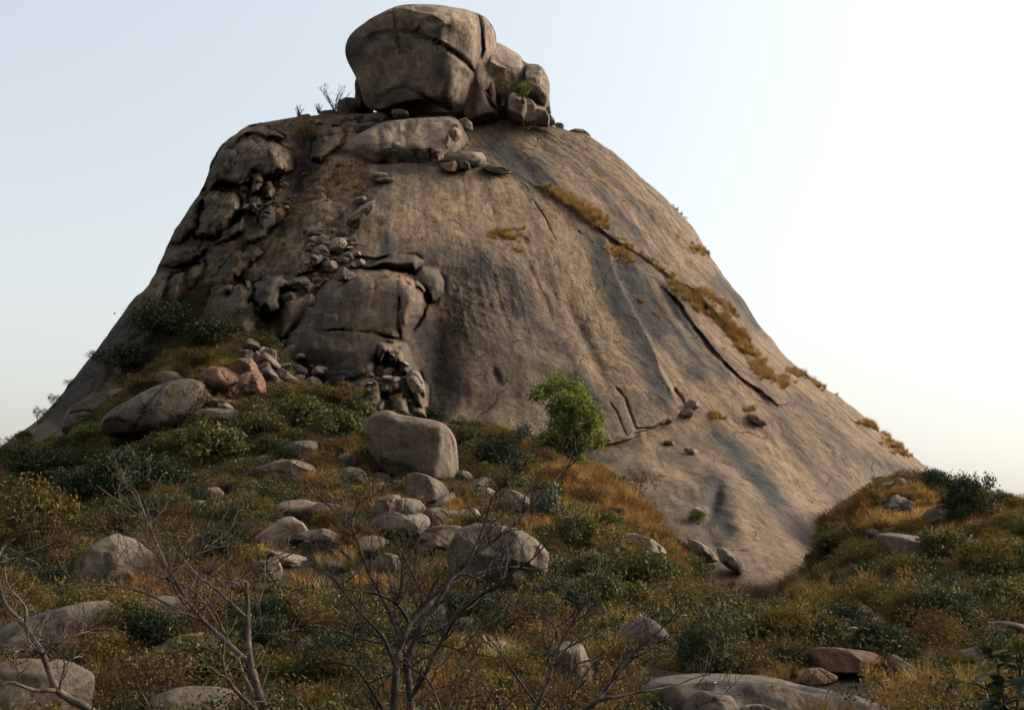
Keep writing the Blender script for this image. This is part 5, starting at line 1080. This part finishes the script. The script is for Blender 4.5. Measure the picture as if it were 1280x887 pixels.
# dry grass rooted in the joints of the bare rock, one patch each
def hillgrass(pts, w, n, s0, s1, label, coll='dry_grass', wts=(3, 2, 2, 1)):
    n = int(n*.8); w *= 1.25; s0 *= .75; s1 *= .9
    L = np.array(pts, float); res = []
    for _ in range(n*3):
        t = random.uniform(0, len(L)-1.001); i = int(t); p = L[i]*(1-t+i)+L[i+1]*(t-i)
        q = hit(p[0]+random.gauss(0, w), p[1]+random.gauss(0, w*.6))
        if q: res.append(tuple(q[0]))
        if len(res) >= n: break
    if not res: return
    res = np.array(res); emit('grass_patch', np.ones(len(res), bool), coll, wts, s0, s1, label, res)
hillgrass([(690, 240), (712, 252), (735, 268), (758, 285)], 4.5, 150, .8, 1.5, 'golden grass strip high on the main rock face')
hillgrass([(775, 300), (800, 318), (825, 335), (845, 350)], 3, 50, .5, 1.0, 'thin grass line continuing down from the high strip')
hillgrass([(618, 293), (630, 295), (646, 294)], 4, 55, .7, 1.3, 'isolated orange grass clump on the smooth nose')
hillgrass([(646, 312), (652, 315)], 2, 10, .5, .8, 'small grass tuft just below the isolated clump')
hillgrass([(764, 312), (778, 318), (792, 328)], 3.5, 50, .7, 1.2, 'orange grass clump at the top of the dark recess')
hillgrass([(802, 374), (804, 380)], 1.5, 9, .5, .9, 'tiny grass tuft in the dark recess, the upper one'); hillgrass([(820, 390), (825, 400)], 2, 14, .5, .9, 'tiny grass tuft in the dark recess, the lower one')
hillgrass([(842, 360), (862, 372), (885, 388), (905, 402), (918, 415), (930, 425)], 5, 220, .8, 1.5, 'long golden grass belt on the right flank')
hillgrass([(875, 362), (900, 380), (925, 395)], 3, 70, .7, 1.2, 'grass line above the long golden belt')
hillgrass([(920, 420), (938, 440), (950, 462), (962, 474), (990, 480)], 4.5, 150, .8, 1.4, 'lower end of the golden grass belt on the right flank')
hillgrass([(985, 462), (1005, 470), (1030, 482), (1058, 496)], 2.5, 90, .6, 1.1, 'straw grass along the right skyline')
hillgrass([(1080, 528), (1100, 536), (1112, 541)], 2.5, 60, .7, 1.2, 'orange grass on the lower right skyline'); hillgrass([(1108, 550), (1122, 560), (1138, 571)], 3.5, 70, .7, 1.3, 'orange grass patch just under the lower right skyline')
hillgrass([(866, 310), (882, 317), (896, 322)], 2.5, 50, .6, 1.0, 'straw grass in the notch of the right skyline'); hillgrass([(842, 257), (852, 266), (862, 275)], 1.5, 24, .6, 1.0, 'green-brown scrub on the upper right skyline', 'undergrowth', (1, 1, 2, 1, 1, 1, 0))
hillgrass([(888, 520), (900, 521), (906, 524)], 2, 20, .6, 1.0, 'orange tuft on the lower slab, the left one'); hillgrass([(930, 512), (942, 512)], 2, 16, .5, .9, 'orange tuft on the lower slab, the right one')
hillgrass([(1110, 622), (1130, 618), (1150, 622), (1170, 632)], 5, 90, .8, 1.4, 'tawny grass at the right foot of the hill')
hillgrass([(655, 238), (668, 256), (684, 274), (692, 295)], 1.0, 22, .25, .5, 'sparse grass along a thin crack of the nose')
hillgrass([(655, 228), (668, 236), (690, 240)], 2, 20, .4, .8, 'small tufts where two cracks meet near the top')
hillgrass([(570, 150), (590, 155)], 2, 14, .4, .8, 'rusty grass tuft in the cleft under the giant boulder', 'rust_grass', (2, 2, 1, 0))
hillgrass([(390, 222), (425, 215), (455, 222), (440, 238), (400, 240), (370, 262), (360, 275)], 9, 260, .5, 1.1, 'dry scrub on the shelf above the gully', 'rust_grass', (2, 2, 2, 5))
hillgrass([(280, 305), (320, 300), (355, 315), (300, 330), (280, 350)], 14, 220, .5, 1.1, 'dim scrub on the broken left face', 'undergrowth', (3, .6, 4, 1, 2, 1, .6))
hillgrass([(205, 380), (240, 400), (290, 420), (200, 430), (150, 470)], 18, 500, .8, 1.7, 'dark scrub at the shaded foot of the left face', 'undergrowth', (2, 2, 2, 1, .6, .6, 5))
hillgrass([(255, 340), (240, 370), (220, 400)], 12, 120, .5, 1.1, 'brown scrub in the left cleft', 'undergrowth', (2, 0, 4, 1, 2, 1, 1))
hillgrass([(380, 158), (365, 175), (370, 200), (360, 225), (345, 240)], 8, 120, .5, 1.0, 'brown scrub in the gully below the saddle', 'undergrowth', (1, 0, 5, 1, 2, 0, 1))
hillgrass([(452, 350), (470, 345), (500, 345), (515, 352)], 4, 45, .3, .7, 'withered scrub on top of the buttress', 'rust_grass', (1, 1, 1, 3)); hillgrass([(455, 412), (475, 410), (490, 420)], 5, 40, .3, .7, 'withered scrub on the middle of the buttress', 'rust_grass', (1, 1, 1, 3))
hillgrass([(462, 480), (480, 470), (478, 490), (500, 498)], 6, 60, .3, .8, 'withered scrub at the broken foot of the buttress', 'rust_grass', (1, 1, 2, 3)); hillgrass([(420, 484), (440, 492), (460, 500)], 6, 50, .4, .9, 'straw-coloured scrub along the foot of the buttress', 'dry_grass')
hillgrass([(600, 152), (630, 154), (655, 155)], 1.5, 34, .4, .8, 'rusty grass along the foot of the summit rocks', 'rust_grass', (2, 2, 1, 2)); hillgrass([(300, 157), (345, 159), (365, 163)], 1.5, 16, .3, .6, 'thin grass on the left shoulder skyline')
hillgrass([(238, 243), (262, 244), (300, 246)], 2, 30, .3, .7, 'thin grass along the joint of the left shoulder', 'undergrowth', (2, 0, 3, 1, 2, 2, 0))
hillgrass([(900, 738), (950, 748), (985, 735), (1015, 715), (1040, 682), (1065, 655), (1085, 640)], 4, 160, .8, 1.6, 'low scrub lining the foot of the lower slab', 'undergrowth', (3, 1, 3, 1, 2, 1, 1))
hillgrass([(745, 590), (775, 620), (800, 640)], 4, 60, .8, 1.5, 'rusty grass creeping onto the left edge of the lower slab', 'rust_grass', (3, 3, 2, 1))
# ---- bare trees in the foreground
def limb_path(pts, D, drift, rs, r0, r1):
    L = np.array(pts, float); t = np.r_[0, np.cumsum(np.hypot(*np.diff(L, axis=0).T))]; t /= t[-1]; n = max(6, int(len(pts)*4)); s = np.linspace(0, 1, n)
    # smooth the traced line
    X = np.interp(s, t, L[:, 0]); Y = np.interp(s, t, L[:, 1])
    for _ in range(2): X[1:-1] = .25*X[:-2]+.5*X[1:-1]+.25*X[2:]; Y[1:-1] = .25*Y[:-2]+.5*Y[1:-1]+.25*Y[2:]
    pD = D+drift*s+rs.normal(0, .03, n).cumsum()
    return np.array([P(a, b, c) for a, b, c in zip(X, Y, pD)]), r0*(1-s)+r1*s, pD
def twigs(path, rad, rs, dens, length, depth=2):
    out = []; seg = np.diff(path, axis=0); sl = np.linalg.norm(seg, axis=1); tot = sl.sum(); n = rs.poisson(tot*dens)
    cum = np.r_[0, sl.cumsum()]
    for _ in range(n):
        q = rs.uniform(.12, 1)*tot; i = min(np.searchsorted(cum, q)-1, len(seg)-1); i = max(i, 0); f = (q-cum[i])/sl[i]; b = path[i]+seg[i]*f; d = seg[i]/sl[i]
        r = rs.normal(size=3); r -= (r@d)*d; r /= np.linalg.norm(r); r[2] = abs(r[2])*.7+.1; dirn = d*rs.uniform(.3, .9)+r; dirn /= np.linalg.norm(dirn)
        L = length*rs.uniform(.35, 1.2)*(1-.35*q/tot); m = 7; p = [b]; dd = dirn.copy()
        for k in range(m): dd = dd+rs.normal(size=3)*.22+np.array([0, 0, .05]); dd /= np.linalg.norm(dd); p.append(p[-1]+dd*L/m)
        p = np.array(p); r0 = min(rad[i]*.6, .008+L*.006); rr = np.linspace(r0, .0034, m+1); out.append((p, rr))
        if depth > 1: out += twigs(p, rr, rs, dens*1.6, length*.42, depth-1)
    return out
def bare_tree(label, D, base_r, limbs, seed, mat=BARK, dens=3.2, tw=.65, trunk_n=1):
    rs = np.random.default_rng(seed); root = bpy.data.objects.new('bare_tree', None); COL.objects.link(root)
    base = P(limbs[0][0][0][0], limbs[0][0][0][1], D); gz = float(ground_z(base.x, D)); root.location = (base.x, D, min(gz, base.z-.2)); rl = np.array(root.location); root['label'] = label; root['category'] = 'tree'
    mains = []
    for i, (pts, w0, w1, dr) in enumerate(limbs):
        D1 = D
        if mains:   # start at the depth of the nearest limb already built
            s = np.array(P(pts[0][0], pts[0][1], D)); best = 1e9
            for (mx, my, md) in mains:
                e = np.hypot(mx-pts[0][0], my-pts[0][1]); j = e.argmin()
                if e[j] < best: best = e[j]; D1 = md[j]
            if best > 14: D1 = D+rs.uniform(-.4, .6)
        p, r, pd = limb_path(pts, D1, dr, rs, w0*D/FPX/2, w1*D/FPX/2)
        ux, uy = proj(p); mains.append((ux, uy, pd))
        if i < trunk_n or pts[0][1] > 880:   # carry the stem down into the ground
            e = p[0]+np.array([0, 0, min(gz-p[0][2], 0)-.15]); p = np.r_[[e], p]; r = np.r_[r[0]*1.15, r]
        ps = [(p, r)]
        tws = twigs(p, r, rs, dens, tw)
        V, F = tubes([(p-rl, r)], 8); link('trunk' if i < trunk_n else 'branch', new_mesh('branch', V, F), mat, root)
        if tws:
            V, F = tubes([(a-rl, b) for a, b in tws], 4); br_ = root.children[-1] if root.children else None
            last = [o for o in root.children][-1]; t_ = link('twigs', new_mesh('twigs', V, F), mat, last); t_['kind'] = 'stuff'
    return root
bare_tree('leafless tree leaning in at the left edge', 13.0, 0, [
 ([(118, 889), (92, 876), (70, 863), (54, 817), (31, 781), (5, 755), (-2, 725)], 11, 4, .4),
 ([(54, 815), (43, 812), (20, 814), (0, 818)], 5, 2.5, -.3), ([(68, 862), (43, 863), (13, 851), (-5, 858)], 6, 3, -.4),
 ([(54, 817), (85, 797), (115, 787), (147, 786), (157, 792)], 4, 1.5, .4), ([(31, 781), (34, 761), (25, 748), (0, 738)], 3.5, 1.5, .2),
 ([(-2, 725), (-4, 700), (3, 684), (16, 669), (49, 663)], 3.5, 1.2, .1), ([(-4, 705), (20, 696), (38, 698), (52, 708)], 2.5, 1.0, .1), ([(70, 863), (84, 840), (88, 822), (75, 812)], 2.2, 1, .2), ([(25, 748), (10, 735), (2, 690)], 2.5, 1, .2)], 21, dens=4.5, tw=.7)
bare_tree('leafless tree with a snapped dark stem at lower left', 14.5, 0, [
 ([(333, 890), (320, 853), (311, 817), (310, 774), (308, 727)], 9.5, 4.5, .1),
 ([(314, 830), (288, 807), (252, 774), (228, 742), (213, 718), (198, 685), (184, 653), (157, 633), (121, 607)], 7, 1.8, .9),
 ([(310, 774), (290, 755), (272, 738), (246, 718), (228, 698), (213, 682)], 5, 1.6, .4),
 ([(256, 776), (236, 768), (216, 761)], 4, 2, -.3), ([(252, 774), (216, 758), (184, 741), (150, 732), (121, 730), (88, 735)], 4.5, 1.5, -.5),
 ([(272, 781), (258, 758), (243, 738), (220, 727), (197, 720), (157, 702)], 3.6, 1.4, .5),
 ([(322, 890), (300, 868), (284, 850), (278, 830), (280, 800)], 6, 2.5, -.3), ([(319, 872), (305, 845), (295, 817), (280, 790), (269, 764), (255, 745)], 5.5, 2, .6),
 ([(228, 704), (244, 692), (262, 684), (284, 676), (302, 666)], 3.4, 1.2, .3), ([(184, 653), (176, 630), (170, 612), (157, 604)], 3, 1.2, .2), ([(198, 685), (190, 668), (186, 640), (180, 625)], 2.6, 1, .3),
 ([(213, 718), (218, 735), (230, 755), (250, 772)], 4, 3, .1), ([(311, 800), (322, 790), (345, 794), (360, 792)], 2.6, 1, -.3), ([(312, 770), (325, 750), (332, 718), (330, 705), (350, 696)], 2.6, 1, .3), ([(246, 718), (230, 700), (215, 695), (195, 700)], 2.4, 1, .2)], 22, dens=5.0, tw=.75)
bare_tree('many-limbed dark leafless tree in the middle foreground', 15.5, 0, [
 ([(492, 890), (494, 860), (496, 820), (510, 782), (527, 757), (555, 732), (580, 702), (615, 677), (645, 655), (662, 636), (700, 592), (718, 578)], 11, 1.5, 1.5),
 ([(515, 890), (510, 840), (507, 825), (525, 785), (550, 747), (560, 730), (570, 715), (587, 700), (600, 670), (606, 655), (615, 620), (640, 596), (660, 575)], 10, 1.3, .7),
 ([(516, 870), (530, 845), (547, 810), (572, 767), (602, 742), (620, 732), (640, 715), (665, 700), (692, 668)], 6, 1.4, -.8),
 ([(512, 778), (500, 757), (485, 747), (462, 739), (430, 737)], 5, 1.6, -.4), ([(502, 802), (487, 765), (472, 735), (460, 715), (452, 690), (440, 657), (420, 640), (400, 622)], 6.5, 1.8, .5),
 ([(440, 657), (445, 635), (455, 618), (466, 604)], 3.2, 1.2, .2), ([(495, 835), (480, 795), (447, 762), (425, 732), (400, 707), (378, 690)], 5, 1.4, -.2),
 ([(478, 803), (445, 797), (415, 786), (392, 780)], 4, 1.5, -.5), ([(478, 797), (445, 785), (418, 776), (400, 778)], 3.4, 1.3, .3),
 ([(522, 801), (550, 805), (587, 815), (612, 820), (630, 822)], 3.2, 1.2, -.3), ([(500, 825), (527, 842), (540, 855), (552, 889)], 3, 2.4, -.7),
 ([(481, 890), (465, 862), (450, 840), (445, 832), (420, 828), (395, 826)], 5, 1.8, -.3), ([(450, 832), (453, 812), (453, 792), (452, 765)], 2.8, 1.2, .1),
 ([(497, 780), (492, 750), (482, 700), (470, 660), (462, 640)], 3.4, 1.2, .6), ([(527, 757), (528, 742), (518, 720), (507, 700), (490, 665)], 3.2, 1.2, -.3),
 ([(555, 732), (590, 718), (625, 708), (650, 708), (675, 712), (690, 708)], 3.2, 1.1, .6), ([(570, 715), (600, 722), (620, 738), (640, 758), (660, 768)], 2.2, 1, .5), ([(440, 700), (420, 682), (400, 676), (370, 670)], 2.8, 1.1, .3),
 ([(400, 622), (385, 604), (370, 590)], 2, 1, .1), ([(606, 655), (590, 640), (578, 622)], 2.4, 1, .2), ([(645, 655), (655, 630), (656, 612)], 2, .9, .2), ([(530, 770), (540, 790), (560, 800)], 2.2, 1, -.2)], 23, BARK_D, dens=5.5, tw=.75, trunk_n=2)
bare_tree('slender leafless tree right of the middle', 14.0, 0, [
 ([(667, 890), (687, 850), (692, 820), (710, 787), (722, 767), (735, 745), (746, 720), (751, 702)], 6, 1.3, .6),
 ([(668, 876), (647, 847), (625, 815), (612, 797), (605, 790)], 3.6, 1.4, -.3), ([(697, 800), (694, 785), (687, 775), (672, 767), (650, 767)], 2.6, 1.2, .2),
 ([(692, 825), (705, 812), (725, 800), (742, 795)], 2.4, 1, .3), ([(690, 850), (675, 830), (664, 812)], 2.2, 1, .2), ([(700, 890), (712, 850), (716, 815)], 3, 1.2, .2), ([(630, 890), (600, 850), (595, 830)], 2.6, 1.2, .2), ([(560, 889), (572, 850), (576, 845), (590, 820)], 2.4, 1, .2)], 24, BARK_D, dens=5.5, tw=.7)
bare_tree('bent tangled leafless tree in front of the bedrock slab', 13.5, 0, [
 ([(726, 892), (747, 875), (765, 852), (783, 831), (792, 814), (821, 791), (847, 765), (855, 748)], 6.5, 1.3, .3),
 ([(747, 875), (775, 869), (804, 864), (847, 856), (868, 846), (888, 842)], 4, 1.2, .8), ([(788, 822), (798, 811), (817, 809), (834, 811)], 3, 1.2, .2),
 ([(792, 817), (805, 826), (814, 823), (818, 812), (808, 806)], 2.2, .8, .1), ([(765, 852), (768, 840), (786, 818), (790, 812)], 3.4, 2, -.2), ([(720, 829), (747, 822), (758, 812), (770, 801)], 3, 1.2, .2),
 ([(800, 818), (820, 819), (846, 816)], 2, .9, .2), ([(868, 857), (885, 862), (905, 868), (925, 868)], 1.8, .8, .1), ([(770, 850), (790, 842), (800, 828)], 2, .9, .1), ([(720, 858), (735, 838), (742, 825)], 2.6, 1, .2), ([(870, 858), (884, 840), (888, 826)], 1.6, .8, 0)], 25, BARK_D, dens=4, tw=.5)
# small leafless bushes on the summit skyline
for (x, y, h, dd, lb, sd_) in ((418, 139, 30, 140, 'bare grey bush on the skyline left of the giant boulder', 31), (373, 146, 13, 140, 'small bare bush on the left stone of the summit', 32), (398, 142, 12, 139.5, 'low bare bush between the dark summit stones', 33)):
    rs = np.random.default_rng(sd_); root = bpy.data.objects.new('bare_bush', None); COL.objects.link(root); root.location = P(x, y, dd); root['label'] = lb; root['category'] = 'bush'
    mpp = dd/FPX; ps = []
    for k in range(9):
        a = rs.uniform(0, 6.283); tilt_ = rs.uniform(.1, .8); d = np.array([math.cos(a)*tilt_, math.sin(a)*tilt_, 1.0]); d /= np.linalg.norm(d); p = [np.zeros(3)]
        for j in range(7): d = d+rs.normal(size=3)*.12; d /= np.linalg.norm(d); p.append(p[-1]+d*h*mpp/6.2)
        p = np.array(p); r = np.linspace(.045, .014, 8); ps.append((p, r))
    V, F = tubes(ps, 4); link('stem', new_mesh('stem', V, F), BARK, root)
    tw = []
    for p, r in ps: tw += [(a, np.maximum(b, .012)) for a, b in twigs(p, r, rs, 2.2, h*mpp*.38, 2)]
    V, F = tubes(tw, 3); link('twigs', new_mesh('twigs', V, F), BARK, root)
# ---- broad-leaved plant in the bottom right corner, leaf by leaf
def big_leaf(length, width, seed):
    rs = np.random.default_rng(seed); n = 7; V = []; F = []
    for i in range(n):
        t = i/(n-1); w = width*.5*math.sin(math.pi*min(1, t*.92+.05))**.8*(1 if t < .97 else .1); x = t*length; z = -.35*length*t*t
        V += [(x, -w, z+.22*w), (x, 0, z), (x, w, z+.22*w)]
    for i in range(n-1):
        a = i*3; F += [(a, a+1, a+4, a+3), (a+1, a+2, a+5, a+4)]
    me = new_mesh('leaf', np.array(V), np.array(F)); fattr(me, 'tone', np.full(len(V), rs.uniform(0, .5))); me.materials.append(L_DARK); return me
BL = [big_leaf(.13+.02*i, .05+.006*i, i) for i in range(4)]
rs = np.random.default_rng(77)
pl = bpy.data.objects.new('broad_leaf_plant', None); COL.objects.link(pl); pD = 8.0; b0 = P(1262, 940, pD); pl.location = (b0.x, pD, float(ground_z(b0.x, pD))); pl['label'] = 'dark broad-leaved plant in the bottom right corner'; pl['category'] = 'plant'
prl = np.array(pl.location)
for (tips) in (((1262, 940), (1258, 890), (1250, 850), (1246, 822)), ((1264, 940), (1272, 880), (1275, 840), (1270, 815)), ((1260, 940), (1245, 900), (1238, 870), (1232, 850)), ((1266, 940), (1285, 900), (1290, 860), (1288, 830))):
    p = np.array([P(a, b, pD+rs.uniform(-.15, .15)) for a, b in tips]); p = np.r_[[prl+np.array([0, 0, -.05])], p]; V, F = tubes([(p-prl, np.linspace(.012, .004, len(p)))], 6); link('stem', new_mesh('stem', V, F), BARK_D, pl)
    for i in range(13):
        t = .3+.7*i/12; j = t*(len(p)-1); a = int(min(j, len(p)-2)); q = p[a]*(1-j+a)+p[a+1]*(j-a)
        o = link('leaf', BL[i % 4], None, pl); o.location = q-prl; o.rotation_euler = (rs.normal()*.3, rs.uniform(-.7, .2), i*2.4+rs.normal()*.3)
# a scrap of white paper on the bedrock slab
q = P(894, 853, 22.3); dg = bpy.context.evaluated_depsgraph_get(); hh = SC.ray_cast(dg, Vector((0, 0, 0)), P(894, 853.5, 1).normalized())
if hh[0]: q = hh[1]
xs = np.linspace(-.045, .045, 5); V = np.array([[a, b, .012+.012*math.sin(a*60+b*40)+.01*abs(b)*10] for b in (-.03, 0, .03) for a in xs]); me = new_mesh('paper_scrap', V, grid_faces(3, 5))
mp = bpy.data.materials.new('white_paper'); mp.use_nodes = True; mp.node_tree.nodes['Principled BSDF'].inputs['Base Color'].default_value = (.75, .75, .73, 1)
t = mp.node_tree; n = noise(t, nd(t, 'ShaderNodeTexCoord').outputs['Object'], 30); t.links.new(ramp(t, n, [(.3, (.6, .6, .58)), (.7, (.8, .8, .78))]), t.nodes['Principled BSDF'].inputs['Base Color'])
link('paper_scrap', me, mp, label='crumpled white scrap lying on the bedrock slab', cat='litter', loc=q)

# ---- thin dust haze over the whole place
hz = bpy.data.materials.new('dust_haze'); hz.use_nodes = True; t = hz.node_tree; t.nodes.remove(t.nodes['Principled BSDF']); pv = nd(t, 'ShaderNodeVolumePrincipled')
pv.inputs['Color'].default_value = (.92, .88, .82, 1); pv.inputs['Density'].default_value = .0006; pv.inputs['Anisotropy'].default_value = .3; t.links.new(pv.outputs[0], t.nodes['Material Output'].inputs['Volume'])
b = np.array([[x, y, z] for z in (-30., 75.) for y in (-3100., 6200.) for x in (-4100., 4100.)]); link('haze', new_mesh('haze', b, np.array([[0, 1, 3, 2], [4, 6, 7, 5], [0, 4, 5, 1], [2, 3, 7, 6], [0, 2, 6, 4], [1, 5, 7, 3]]), False), hz, kind='stuff', label='thin dusty air over the hillside')
